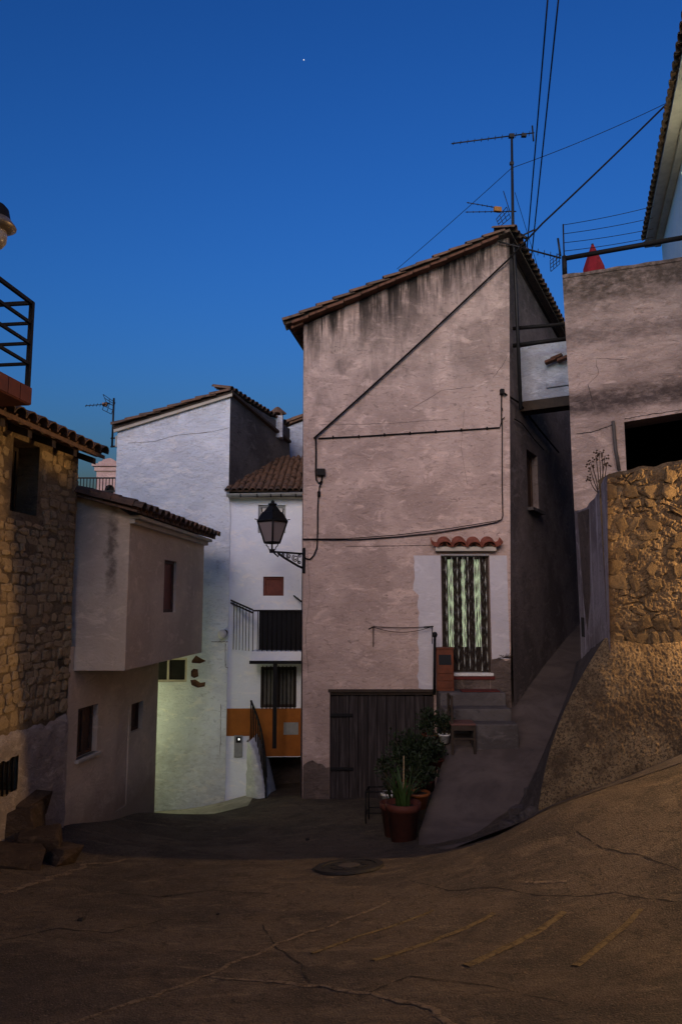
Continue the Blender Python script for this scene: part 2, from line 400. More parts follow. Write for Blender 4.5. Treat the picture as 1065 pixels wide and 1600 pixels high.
def ribbon(px_pts, w0, w1, off, rough=.25, n=60, thick=0.0):
    """strip lying on the ground along photo points; widths in metres"""
    P = [ground(*p) for p in px_pts]; L = [0]
    for a, b in zip(P, P[1:]): L.append(L[-1]+(b-a).length)
    mb = MB(); rws = []
    for k in range(n+1):
        s = L[-1]*k/n; i = max(j for j in range(len(L)) if L[j] <= s+1e-9); i = min(i, len(P)-2)
        t = (s-L[i])/max(L[i+1]-L[i], 1e-6); p = P[i].lerp(P[i+1], t); d = (P[i+1]-P[i]).normalized(); q = Vector((-d.y, d.x, 0))
        w_ = (w0+(w1-w0)*k/n)*.5; a = w_*(1+rough*2*noise.noise((s*9, w0, 1))); b = w_*(1+rough*2*noise.noise((s*9, w0, 5)))
        wob = rough*w0*1.4*noise.noise((s*4, 3, 7))
        row = []
        for e, h in ((-a, 0), (-a*.5, thick), (b*.5, thick), (b, 0)):
            r = p+q*(e+wob); row.append(Vector((r.x, r.y, gz(r.x, r.y) + .018*noise.noise((r.x*1.1, r.y*1.1, 0)) + off + h*(.8+.4*noise.noise((s*14, e, 3))))))
        rws.append(row)
    return mb.grid(rws)
for a in (((486,1494),(560,1463),(676,1424)), ((582,1505),(680,1468),(772,1426)), ((727,1512),(800,1478),(880,1426)), ((898,1514),(950,1470),(1000,1424))):
    w_ = {486:.035, 582:.055, 727:.07, 898:.06}[a[0][0]]
    obj('painted_strip', ribbon(a, w_, w_*.8, .004, .16, 50, .006), M['yellow'], road)
obj('seam', ribbon(((330,1530),(430,1536),(520,1548),(600,1562),(670,1580),(720,1610)), .03, .05, .004, .8, 70, .004), M['seam'], road)
obj('seam', ribbon(((90,1612),(240,1560),(380,1500),(480,1458),(610,1412)), .035, .025, .004, .9, 80, .004), M['seam'], road)
obj('seam', ribbon(((0,1398),(60,1380),(140,1352),(200,1344)), .10, .05, .004, .7, 60, .003), M['seam'], road)
obj('seam', ribbon(((738,1316),(770,1305)), .04, .03, .004, .5, 20, .003), M['seam'], road)
obj('seam', ribbon(((820,1382),(885,1380)), .035, .03, .004, .6, 20, .003), M['seam'], road)
# hairline cracks in the asphalt
for pts in (((0,1470),(90,1452),(170,1460),(260,1438),(330,1442)), ((640,1380),(700,1395),(770,1388),(850,1402),(960,1396),(1060,1410)), ((180,1395),(250,1402),(330,1392),(420,1400)), ((560,1560),(640,1530),(760,1540),(880,1570)), ((900,1300),(940,1330),(1010,1340),(1064,1360)), ((410,1448),(430,1480),(470,1510),(480,1540))):
    obj('crack', ribbon(pts, .012, .008, .003, 1.6, 90, 0), M['crack_road'], road)
# darker concrete strip standing in for shade along the foot of the right-hand wall
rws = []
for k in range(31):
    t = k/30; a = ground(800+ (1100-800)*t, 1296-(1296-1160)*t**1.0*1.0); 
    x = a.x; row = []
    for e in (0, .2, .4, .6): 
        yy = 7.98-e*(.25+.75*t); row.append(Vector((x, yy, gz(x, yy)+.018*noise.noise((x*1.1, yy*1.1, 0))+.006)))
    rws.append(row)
obj('shade_strip', MB().grid(rws), M['shade_strip_flank'], road)
# pale concrete sheet painting the light pool at the foot of the white gable
rws = []
for k in range(25):
    x = -5.0+3.45*k/24; row = []
    for e in range(9):
        y = 12.75+1.14*e/8+.12*noise.noise((x*2, 0, 5))*(1-e/8); row.append(Vector((x, y, gz(x, y)+.018*noise.noise((x*1.1, y*1.1, 0))+.01)))
    rws.append(row)
M['light_pool_concrete'] = plaster('light_pool_concrete', (.34,.32,.27), (.24,.225,.19), amount=.8, bump=.7, seed=71)
obj('light_pool_pad', MB().grid(rws), M['light_pool_concrete'], label='pale concrete sheet painting the pool of light along the foot of the white gable', kind='structure')
# manhole cover
mc = ground(545, 1356); nx = Vector((1,0,(gz(mc.x+.3,mc.y)-gz(mc.x-.3,mc.y))/.6)); ny = Vector((0,1,(gz(mc.x,mc.y+.3)-gz(mc.x,mc.y-.3))/.6)); nz = nx.cross(ny).normalized()
rotm = nz.to_track_quat('Z', 'Y').to_matrix()
def onm(mb): 
    for v in mb.v: v[:] = mc + rotm@Vector(v) + nz*.012
    return mb
man = empty('manhole_cover', mc, 'round cast iron manhole cover set in the street before the courtyard', 'manhole')
obj('frame', onm(MB().lathe([(.27,.0),(.275,.012),(.345,.012),(.355,-.01)], (0,0,0), 40, False)), M['castiron'], man)
obj('lid', onm(MB().lathe([(0,.006),(.13,.006),(.13,.010),(.20,.010),(.20,.004),(.262,.004),(.262,-.01)], (0,0,0), 40, False)), M['castiron'], man)
for k in range(8):
    q = k*math.pi/4; obj('rib', onm(MB().box((.165*math.cos(q), .165*math.sin(q), .013), .05, .02, .006, q)), M['castiron'], man)
obj('centre_plate', onm(MB().lathe([(0,.013),(.11,.013),(.115,.008)], (0,0,0), 30, False)), plain('worn_iron', (.06,.05,.042), .6, .2), man)

# ------------------------------------------------------------------ ramp climbing into the alley
RR = [(8.05, 1.0, 2.2, None, None), (8.6, .86, 2.45, None, -.86), (9.2, .93, 2.75, -1.10, -.80), (10.2, 1.24, 3.15, -.84, -.66), (11.1, 1.52, 3.45, -.55, -.48),
      (11.7, 1.62, 3.7, -.37, -.33), (12.4, 1.7, 4.2, -.10, -.05), (13.2, 2.6, 4.8, .16, .16), (14.2, 3.4, 5.5, .45, .45), (16, 4.4, 6.6, .90, .90), (21, 7, 9.6, 2.0, 2.0)]
rws = []
for i in range(len(RR)-1):
    (y0,a0,b0,p0,q0), (y1,a1,b1,p1,q1) = RR[i], RR[i+1]
    p0 = gz(a0,y0)-.03 if p0 is None else p0; q0 = gz(b0,y0)-.03 if q0 is None else q0
    p1 = gz(a1,y1)-.01 if p1 is None else p1; q1 = gz(b1,y1) if q1 is None else q1
    for k in range(8):
        t = k/8; y = y0+(y1-y0)*t; a = a0+(a1-a0)*t; b_ = b0+(b1-b0)*t; za = p0+(p1-p0)*t; zb = q0+(q1-q0)*t
        row = [Vector((a, y, -2.2))]
        for j in range(17):
            u = j/16; xx = a+(b_-a)*u; row.append(Vector((xx, y, za+(zb-za)*u+.012*noise.noise((xx*2, y*2, 4)))))
        rws.append(row)
ramp = obj('ramp', MB().grid(rws), M['ramp'], label='bare concrete ramp climbing past the steps into the dark alley', kind='structure', base=(0,0,0))

# ================================================================== shared pieces
def tile_mesh(name, L=.42, r0=.095, r1=.075, th=.014, seg=6):
    mb = MB(); ring = []
    for (r, y) in ((r0, 0), (r1, L)):
        for rr in (r, r-th):
            ring.append([Vector((rr*math.cos(math.pi*k/seg), y, rr*math.sin(math.pi*k/seg)*.85)) for k in range(seg+1)])
    a, b_, c_, d_ = ring                                   # outer front, inner front, outer back, inner back
    mb.grid([c_, a]); mb.grid([b_, d_]); mb.grid([a, b_], False); mb.grid([d_, c_], False)
    mb.poly(a[0], c_[0], d_[0], b_[0]); mb.poly(c_[-1], a[-1], b_[-1], d_[-1])
    me = bpy.data.meshes.new(name); me.from_pydata(mb.v, [], mb.f); me.polygons.foreach_set('use_smooth', mb.sm); me.materials.append(M['tile']); return me
TILE = tile_mesh('clay_tile'); TILE2 = tile_mesh('clay_tile_wide', .45, .11, .085)
def place_tile(parent, p, down, side, me=TILE, s=1.0, jit=.03, under=False):
    """one barrel tile: mouth at p, body running against 'down', lying across 'side'"""
    y = -Vector(down).normalized(); x = Vector(side).normalized(); z = x.cross(y)
    if z.z < 0: x = -x; z = x.cross(y)
    x = y.cross(z)
    m = Matrix((x, y, z)).transposed()
    if under: m = m @ Matrix.Rotation(math.pi, 3, 'Y')
    m = m @ Matrix.Rotation(random.uniform(-jit, jit), 3, 'Z') @ Matrix.Rotation(random.uniform(-jit, jit)*.6, 3, 'X')
    return inst('tile', me, parent, Vector(p)+Vector((0,0,random.uniform(-.006,.006))), m.to_euler(), (s, s*random.uniform(.96,1.04), s))
def bar(mb, a, b_, r=.012, seg=5): mb.tube([a, b_], r, seg); return mb
def window_in(parent, fr, u0, z0, u1, z1, depth, mat_frame, mat_fill, name='window', bars=0, mid=True, fw=.045, sill=None):
    """framed window set back in an opening: frame mesh with pane / shutter leaves as sub-parts"""
    f = MB(); d = -depth
    def fbox(a, c_, b_, e, t=.05, dd=0): f.obox(fr.at(a, c_, d+dd), fr.u*(b_-a), Vector((0,0,e-c_)), fr.n*t)
    fbox(u0, z0, u0+fw, z1); fbox(u1-fw, z0, u1, z1); fbox(u0+fw, z0, u1-fw, z0+fw); fbox(u0+fw, z1-fw, u1-fw, z1)
    if mid: m_ = (u0+u1)/2; fbox(m_-fw*.5, z0+fw, m_+fw*.5, z1-fw)
    o = obj(name, f, mat_frame, parent, bevel=.004)
    segs = ((u0+fw, (u0+u1)/2-fw*.5), ((u0+u1)/2+fw*.5, u1-fw)) if mid else ((u0+fw, u1-fw),)
    for a, b_ in segs:
        obj('pane', MB().obox(fr.at(a, z0+fw, d+.012), fr.u*(b_-a), Vector((0,0,z1-z0-2*fw)), fr.n*.012), mat_fill, o)
    for k in range(bars):
        uu = u0+(u1-u0)*(k+.5)/bars
        obj('grille_bar', bar(MB(), fr.at(uu, z0-.02, .03), fr.at(uu, z1+.02, .03), .009), M['iron'], o)
    obj('back', MB().obox(fr.at(u0, z0, d-.05), fr.u*(u1-u0), Vector((0,0,z1-z0)), fr.n*.03), M['void'], o)
    return o
def rect(fr, x0, y0, x1, y1):                             # pixel rectangle -> level opening on a wall
    pts = [fr.px(x0,y0), fr.px(x1,y0), fr.px(x1,y1), fr.px(x0,y1)]
    u0, u1 = sorted(((pts[0][0]+pts[3][0])/2, (pts[1][0]+pts[2][0])/2)); z1 = (pts[0][1]+pts[1][1])/2; z0 = (pts[2][1]+pts[3][1])/2
    return u0, z0, u1, z1
def rloop(r): u0, z0, u1, z1 = r; return [(u0,z0), (u1,z0), (u1,z1), (u0,z1)]
def solid(mb, plan, z0, z1):                              # closed prism from plan points (back volume of a house)
    n_ = len(plan); a = [Vector((x,y,z0)) for x,y in plan]; b_ = [Vector((x,y,z1)) for x,y in plan]
    for i in range(n_): mb.poly(a[i], a[(i+1)%n_], b_[(i+1)%n_], b_[i])
    mb.poly(*b_); return mb
def quadroof(mb, a, b_, c_, d_, th=.06):
    up = Vector((0,0,th)); mb.poly(a+up, b_+up, c_+up, d_+up); mb.poly(d_, c_, b_, a)
    for p, q in ((a,b_), (b_,c_), (c_,d_), (d_,a)): mb.poly(p, q, q+up, p+up)
    return mb

# ================================================================== main plastered house
MF = Frame(0, 12.4, 1, 0)
cR = MF.P(797, 900); MS = Frame(cR.x, 12.4, .555, 1)       # alley side, normal to the right
TL, TR = MF.px(474, 508), MF.px(795, 366)
slope = (TR[1]-TL[1])/(TR[0]-TL[0]); za = TL[1]-slope*TL[0]
M['pink'] = plaster('peach_render', (.49,.37,.32), (.355,.265,.23), (.09,.07,.065), .95, .55, seed=1,
    extra=chain(streaks(za, slope, 1.45, 1.0, (.026,.022,.02), 3.4), band(-2.5, -.95, .5, .5, (.12,.09,.08))))
house = empty('plaster_house', (cR.x-1.7, 12.4, -1.5), 'tall narrow peach plastered house with a lantern on its corner', 'house')
bl, br = MF.px(472, 1262), MF.px(798, 1100)
zb = -2.2
garage = rect(MF, 515, 1081, 679, 1258); door = rect(MF, 690, 866, 766, 1052)
outl = [(bl[0], zb), (br[0], zb), (br[0], 0.0), TR, TL]
front = obj('front_wall', MB().panel(MF, outl, [rloop(garage), rloop(door)], 0, .28), M['pink'], house)
ms_top0 = MF.at(*TR); uE = 9.0
sw = rect(MS, 823.5, 708, 840, 795)
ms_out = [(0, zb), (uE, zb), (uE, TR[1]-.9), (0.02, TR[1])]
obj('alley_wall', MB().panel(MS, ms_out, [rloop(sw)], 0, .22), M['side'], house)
window_in(house, MS, *sw, .16, M['shutter'], M['shutter'])
obj('sill', MB().obox(MS.at(sw[0]-.06, sw[1]-.07, -.05), MS.u*(sw[2]-sw[0]+.12), Vector((0,0,.06)), MS.n*.16), M['concrete'], house)
lw0 = Vector((TL[0], 12.4, 0)); lw1 = lw0+Vector((.17,1,0))*8; sE = MS.at(uE, 0)
b = MB(); b.poly(lw0+Vector((0,0,zb)), lw0+Vector((0,0,TL[1])), lw1+Vector((0,0,TL[1])), lw1+Vector((0,0,zb)))
b.poly(lw1+Vector((0,0,zb)), lw1+Vector((0,0,TL[1])), Vector((sE.x,sE.y,TR[1]-.9)), Vector((sE.x,sE.y,zb)))
obj('back_wall', b, M['pink'], house)
# back of the openings
b = MB().obox(MF.at(garage[0]-.2, garage[1]-.3, -1.2), MF.u*(garage[2]-garage[0]+.4), Vector((0,0,2.6)), MF.n*.03)
obj('cellar_back', b, M['void'], house)
# roof
e0 = MF.P(446, 503, .22); e1 = MF.P(797, 357, .22)
vx = (e1-e0).normalized(); bk = Vector((.17,1,0)).normalized()
rb0 = e0+bk*8; rb1 = MS.at(8.6, e1.z-.85, .16)
roof = obj('roof', quadroof(MB(), e0+Vector((0,.05,-.02)), e1+Vector((0,.05,-.02)), rb1, rb0, .05), M['tile'], house)
L = (e1-e0).length; k = 0
nt = 13
for i in range(nt):                                        # verge tiles stepping up the gable
    p = e0+vx*(L*(i-.15)/nt*.965)+Vector((0,.06,.03)); place_tile(roof, p, -vx+Vector((0,0,.06)), bk, TILE2, .9, .04)
    p = e0+vx*(L*(i-.05)/nt*.965)+Vector((0,.26,.0)); place_tile(roof, p, -vx+Vector((0,0,.05)), bk, TILE2, .9, .03)
    if i < nt-1: obj('verge_brick', MB().obox(e0+vx*(L*(i+.35)/nt)+Vector((0,.02,-.055)), vx*(L/nt*.95)+Vector((0,0,random.uniform(-.02,.0))), Vector((0,.2,0)), Vector((0,0,.04+random.uniform(0,.015)))), M['brick_dark'], roof)
for i in range(14):                                        # eave on the left, running back
    p = e0+bk*(.12+.19*i)+Vector((-.02,0,.05)); place_tile(roof, p, -vx, bk, TILE, 1, .03)
    place_tile(roof, p+bk*.09+Vector((0,0,.015)), -vx, bk, TILE, 1, .03, True)
    obj('rafter_brick', MB().obox(e0+bk*(.12+.19*i)+Vector((.07,0,-.07)), bk*.13, vx*.22, Vector((0,0,.05))), M['brick_dark'], roof)
a0, a1 = e1, rb1; dd = (a1-a0); LL = dd.length; dn = dd.normalized(); sdn = Vector((MS.n.x, MS.n.y, -.25))
for i in range(26): place_tile(roof, a0+dn*(.1+.2*i)+MS.n*.07+Vector((0,0,.03)), sdn, dn, TILE, 1, .04)
obj('verge_board', MB().obox(MS.at(0, TR[1]-.06, .0), MS.at(8.5,TR[1]-.93,0)-MS.at(0,TR[1]-.06,0), Vector((0,0,.07)), MS.n*.06), M['wood_dark'], roof)
# lime-washed surround of the door with a ragged left edge
rg = random.Random(3)
left = [(644+rg.uniform(-2,2)+ (3 if y < 930 else 9), y) for y in range(868, 1080, 9)]
so = [MF.px(*p) for p in left] + [MF.px(672,1081), MF.px(672,1084), MF.px(690,1084), MF.px(690,1054), MF.px(766,1054), MF.px(767,1030), MF.px(798,1030), MF.px(798,868), MF.px(766.5,868)]
dh = rloop(door)
so2 = [MF.px(*p) for p in left] + [MF.px(673,1082), MF.px(689,1082), (door[0]-.004, door[1]), (door[0]-.004, door[3]+.004), (door[2]+.004, door[3]+.004), (door[2]+.004, MF.px(760,1030)[1]), (br[0]-.002, MF.px(760,1030)[1]), (br[0]-.002, MF.px(760,868)[1])]
obj('door_surround', MB().slab(MF, so2, .004, .003), M['surround'], house)
pl = [MF.px(x, y) for x, y in [(766,1031),(780,1028),(790,1033),(797.6,1030),(797.6,1130),(766,1130)]]
obj('plinth', MB().slab(MF, pl, .006, .004), M['plinth'], house)
obj('plinth', MB().slab(MF, [MF.px(690,1100), MF.px(765.5,1100), (MF.px(765.5,1053)[0], door[1]-.002), (MF.px(690,1053)[0], door[1]-.002)], .006, .004), M['plinth'], house)
pl = [(bl[0]+.002, MF.px(500,1300)[1])] + [MF.px(x, y) for x, y in [(473.5,1196),(480,1191),(488,1188),(495,1193),(503,1194),(509,1200),(514.5,1199)]] + [(garage[0]-.005, MF.px(500,1300)[1])]
obj('plinth', MB().slab(MF, pl, .007, .005), M['plinth'], house)
pw = rg
crk = MB()
def crack(fr, pts, w_, off=.0025, n=26, amp=.012):
    P = [fr.px(*p) for p in pts]; rows_ = [[], []]
    for k in range(n+1):
        s = k/n*(len(P)-1); i = min(int(s), len(P)-2); t = s-i
        u = P[i][0]+(P[i+1][0]-P[i][0])*t + amp*noise.noise((s*5, pts[0][0], 0)); z = P[i][1]+(P[i+1][1]-P[i][1])*t + amp*noise.noise((s*5, pts[0][1], 9))
        dx, dz = P[i+1][0]-P[i][0], P[i+1][1]-P[i][1]; l = math.hypot(dx, dz); ww = w_*(.4+.9*abs(noise.noise((s*7, 1, pts[0][0]))))
        rows_[0].append(fr.at(u-dz/l*ww, z+dx/l*ww, off)); rows_[1].append(fr.at(u+dz/l*ww, z-dx/l*ww, off))
    return MB().grid(rows_, False)
M['crack'] = plain('crack_shadow', (.045,.036,.032), .95)
obj('render_joint', crack(MF, ((540,854),(620,853),(676,852)), .008, .003, 26, .004), M['crack'], house)
for pts, w_ in ((((480,860),(484,930),(477,990),(482,1060)), .004), (((497,664),(600,662),(700,655)), .004), (((640,640),(690,610),(740,604)), .004), (((725,640),(720,700),(730,760)), .003), (((770,590),(785,570),(793,555)), .005)):
    obj('crack', crack(MF, pts, w_), M['crack'], house)

# door: leaf, three lit slots, strand curtain
dz0, dz1 = door[1], door[3]; dw = door[2]-door[0]
lit = emit('lit_interior', (.62,.78,.50), .3)
dleaf = empty('x', (0,0,0), '', ''); bpy.data.objects.remove(dleaf)
slots = [(702,711), (723,731), (744,754)]
holes = []
for a, b_ in slots:
    u0, z0, u1, z1 = rect(MF, a, 873, b_, 1012); holes.append(rloop((u0, z0, u1, z1)))
dr = obj('door', MB().panel(MF, rloop((door[0], dz0, door[2], dz1)), holes, -.16, .05), M['wood_dark'], house)
for h in holes:
    n = NT('patterned_glass'); 
    obj('glass_slot', MB().panel(MF, h, [], -.195), lit, dr)
f = MB()
for (a, c_, b_, e) in ((door[0], dz0, door[0]+.05, dz1), (door[2]-.05, dz0, door[2], dz1), (door[0]+.05, dz1-.05, door[2]-.05, dz1)):
    f.obox(MF.at(a, c_, -.15), MF.u*(b_-a), Vector((0,0,e-c_)), MF.n*.06)
obj('door_frame', f, M['wood_dark'], dr, bevel=.006)
obj('handle', bar(MB(), MF.at(door[0]+.08, dz0+.95, -.13), MF.at(door[0]+.08, dz0+1.1, -.13), .012), M['grey_metal'], dr)
obj('curtain_rail', bar(MB(), MF.at(door[0], dz1-.03, -.05), MF.at(door[2], dz1-.03, -.05), .012), M['grey_metal'], dr)
n = NT('plastic_strand'); M['strand'] = n.out((.30,.31,.28), .3, None, 0, .5)
n = NT('brown_strand'); M['strand_b'] = n.out((.016,.012,.01), .4, None, 0, .5)
for k in range(30):
    u = door[0]+.05+(dw-.1)*(k+.5)/30+rg.uniform(-.006,.006); mb = MB(); rr = [[], []]
    ph, tw = rg.uniform(0,6), rg.uniform(9,15); zz0 = dz0+.03+rg.uniform(0,.03)
    for j in range(49):
        z = dz1-.03-(dz1-.03-zz0)*j/48; q = ph+z*tw; w_ = .0085
        cx = u+.004*math.sin(z*5+ph)
        rr[0].append(MF.at(cx-math.cos(q)*w_, z, -.05+math.sin(q)*w_)); rr[1].append(MF.at(cx+math.cos(q)*w_, z, -.05-math.sin(q)*w_))
    obj('curtain_strand', mb.grid(rr), M['strand'] if k % 4 == 1 else M['strand_b'], dr)
obj('threshold', MB().obox(MF.at(door[0]+.16, dz0-.045, .05), MF.u*(dw-.14), Vector((0,0,.05)), -MF.n*.3), M['white_metal'], house, bevel=.008)
# tiled canopy over the door
can = obj('door_canopy', MB().obox(MF.P(679,862,.0), MF.u*(MF.px(773,862)[0]-MF.px(679,862)[0]), Vector((0,0,.075)), MF.n*.13), M['cream_trim'], house, bevel=.01)
CT = tile_mesh('canopy_tile', .34, .125, .11, .018, 8); CT.materials.clear(); CT.materials.append(M['tile_red'])
ua, ub = MF.px(681,850)[0], MF.px(772,850)[0]
for i in range(4):
    u = ua+(ub-ua)*(i+.5)/4; z = MF.px(700,855)[1]
    place_tile(can, MF.at(u, z-.01, .2), Vector((0,-1,-.45)), (1,0,0), CT, 1, .02)
for i in range(5):
    u = ua+(ub-ua)*i/4; z = MF.px(700,853)[1]
    place_tile(can, MF.at(u, z+.055, .19), Vector((0,-1,-.45)), (1,0,0), CT, .85, .02, True)
# cellar door of upright planks
gu0, gz0, gu1, gz1 = garage
np_ = 11
gd = obj('cellar_door', MB().obox(MF.at(gu0, gz1-.05, -.02), MF.u*(gu1-gu0), Vector((0,0,.05)), -MF.n*.16), M['wood_dark'], house)
for i in range(np_):
    u = gu0+(gu1-gu0)*i/np_; w_ = (gu1-gu0)/np_-.008
    obj('plank', MB().obox(MF.at(u+.004, gz0+rg.uniform(.0,.04), -.07-rg.uniform(0,.012)), MF.u*w_, Vector((0,0,gz1-gz0-.06-rg.uniform(0,.03))), -MF.n*.03), M['planks'], gd, bevel=.004)
for y in (1113, 1197):
    p = MF.P(511, y+2, -.055); obj('hinge', MB().obox(p, MF.u*.42, Vector((0,0,-.05)), MF.n*.03), M['iron'], gd, bevel=.006)
obj('lintel_board', MB().obox(MF.at(gu0-.03, gz1-.01, -.1), MF.u*(gu1-gu0+.06), Vector((0,0,.05)), MF.n*.13), M['wood_dark'], house, bevel=.006)
# steps up to the door
def zat(y, Y): return atY(532, y, Y).z
sx0, sx1 = MF.P(681,1083).x, atY(790,1083,11.9).x
S3, S2, S1 = zat(1083, 11.85), zat(1108, 11.5), zat(1132, 11.15)
obj('step', MB().box(((sx0+sx1)/2, 12.15, (S3-1.6)/2), sx1-sx0, .5, S3+1.6), M['concrete'], house, bevel=.018)
obj('step', MB().box(((sx0+sx1)/2, 11.702, (S2-1.6)/2), sx1-sx0-.012, .396, S2+1.6), M['concrete'], house, bevel=.018)
s1x = atY(737,1140,11.2).x
obj('step', MB().box(((s1x+sx1)/2+.008, 11.327, (S1-1.6)/2), sx1-s1x, .35, S1+1.6), M['concrete'], house, bevel=.018)
mx0, mx1 = atY(720,1082,12.05).x, atY(779,1082,12.05).x
obj('door_mat', MB().box(((mx0+mx1)/2, 12.08, S3+.012), mx1-mx0, .28, .018), M['mat_red'], label='flat dark red door mat lying on the top step', cat='mat', bevel=.006)
obj('red_riser', MB().obox(MF.at(door[0]+.16, dz0-.10, .012), MF.u*(dw-.12), Vector((0,0,.05)), MF.n*.02), M['mat_red'], house)

# things fixed to the facade -----------------------------------------
np0 = MF.P(678, 1086, .35)
o = empty('iron_newel', np0, 'dark iron newel post with a round knob beside the orange cabinet', 'post')
obj('post', MB().tube([np0, MF.P(679, 996, .35)], .022, 8), M['iron'], o)
kb = MF.P(679, 992, .35); obj('knob', MB().lathe([(0,-.05),(.03,-.04),(.045,0),(.03,.04),(0,.05)], kb, 10), M['iron'], o)
# orange meter cabinet on the landing
c0 = atY(682, 1079, 12.1); c1 = atY(708, 1014, 12.1)
cb = empty('wooden_cabinet', (c0.x, 12.1, S3), 'small orange wooden cabinet with a dark square pane beside the door', 'cabinet')
cw, ch = c1.x-c0.x, c1.z-S3
obj('body', MB().obox((c0.x, 12.1, S3), (cw,0,0), (0,.22,0), (0,0,ch)), M['orange_wood'], cb, bevel=.006)
obj('top', MB().obox((c0.x-.012, 12.075, S3+ch), (cw+.024,0,0), (0,.26,0), (0,0,.02)), M['orange_wood'], cb, bevel=.004)
obj('pane', MB().obox((c0.x+.04, 12.092, S3+ch*.62), (cw-.08,0,0), (0,.006,0), (0,0,ch*.24)), M['glass'], cb)
for k in range(3): obj('slat', MB().obox((c0.x+.015, 12.085, S3+.05+ch*.17*k), (cw-.03,0,0), (0,.013,0), (0,0,ch*.155)), M['orange_wood'], cb, bevel=.004)
# wall clothes line
cl = empty('clothes_line', MF.P(628, 980), 'small rusty wall clothes line above the cellar door', 'clothes line')
for x0, x1, y1 in ((576,584,1011), (672,676,1006)):
    a = MF.P(x0 if x0 < 600 else 662, 983 if x0 < 600 else 980, .25); b_ = MF.P(x1, 979, .01)
    obj('bracket', bar(MB(), a, b_, .012), M['pipe'], cl); obj('strut', bar(MB(), MF.P(x1-1, 979, .02), MF.P(x1-1, y1, .01), .007), M['pipe'], cl)
for dy, sg in ((0, 2), (1, 9)):
    pts = []
    for k in range(13):
        t = k/12; pts.append(MF.P(583+89*t, 979+dy+sg*4*t*(1-t)*.9, .04+.05*dy))
    obj('cord', MB().tube(pts, .0055, 4), M['cable'], cl)

# cables ---------------------------------------------------------------
def cable(pts, r, name='cable', **k): return obj(name, MB().tube(pts, r, 5), M['cable'], **k)
def sag(a, b_, s, n=14): return [Vector(a).lerp(Vector(b_), t)+Vector((0,0,-s*4*t*(1-t))) for t in [i/n for i in range(n+1)]]
RH0 = atY(1040, 163, 12.0)
cable(sag(MF.P(490,685,.04), MF.P(778,420,.05), .03) + [MF.P(792,407,.08)] + sag(MF.P(833,362,.1), RH0, .02)[1:] , .017, label='thick black cable rising diagonally across the peach facade to the upper house', cat='cable')
w2 = [MF.P(x, y, .022) for x, y in ((497,685),(560,682),(640,677),(720,672),(780,668),(783,660),(783,618),(786,613))]
wc = empty('facade_cable', MF.P(640,677,.0), 'black cable clipped level across the peach facade with a junction box', 'cable')
obj('run', MB().tube(w2, .012, 5), M['cable'], wc)
obj('drop', MB().tube([MF.P(x,y,.022) for x,y in ((493,685),(493.5,710),(493,738),(494,750),(498,755),(502,752),(503,744))], .016, 6), M['cable'], wc)
obj('junction_box', MB().obox(MF.P(495,744,.0), MF.u*.14, Vector((0,0,.12)), MF.n*.09), M['pipe'], wc, bevel=.01)
obj('lamp_feed', MB().tube([MF.P(x,y,.022) for x,y in ((503,752),(499,760),(498,772),(497,778),(496,800),(496,830),(495,856),(490,868),(484,874),(478,873),(474,868))], .013, 6), M['cable'], wc)
obj('connector', MB().tube([MF.P(498,768,.03), MF.P(498,776,.03)], .026, 8), M['cable'], wc)
for x,y in ((520,683.5),(560,682),(600,679.5),(640,677),(680,674.5),(720,672),(760,669.5),(783,640)):
    obj('clip', MB().obox(MF.P(x-1,y+2,.0), MF.u*.025, Vector((0,0,.045)), MF.n*.04), M['cable'], wc)
obj('bracket', MB().obox(MF.P(780,617,0), MF.u*.07, Vector((0,0,.09)), MF.n*.09), M['pipe'], wc, bevel=.008)
tw = empty('twin_cable', MF.P(640,832), 'thin twin cable drooping over the facade above the door canopy', 'cable')
obj('run', MB().tube([MF.P(x,y,.03) for x,y in ((473,843),(520,843.5),(560,843),(620,839),(680,833),(740,823),(776,816),(783,812),(785,806),(784,760),(784,700),(784,655),(788,652))], .009, 5), M['cable'], tw)
obj('run', MB().tube([MF.P(x,y,.05) for x,y in ((473,842),(540,842),(620,836),(700,826),(776,814),(783,812))], .007, 5), M['cable'], tw)
cable([MS.at(u, z, .04) for u, z in (MS.px(800,655), MS.px(812,662), MS.px(832,688), MS.px(846,703))], .011, name='alley_cable', label='thin cable sagging along the alley wall above its window', cat='cable')
cable([MF.P(788,615,.08)]+[MS.at(u, z, .06) for u, z in (MS.px(806,630), MS.px(835,668), MS.px(868,707))], .018, name='alley_cable', label='thicker cable running from the house corner into the alley', cat='cable')

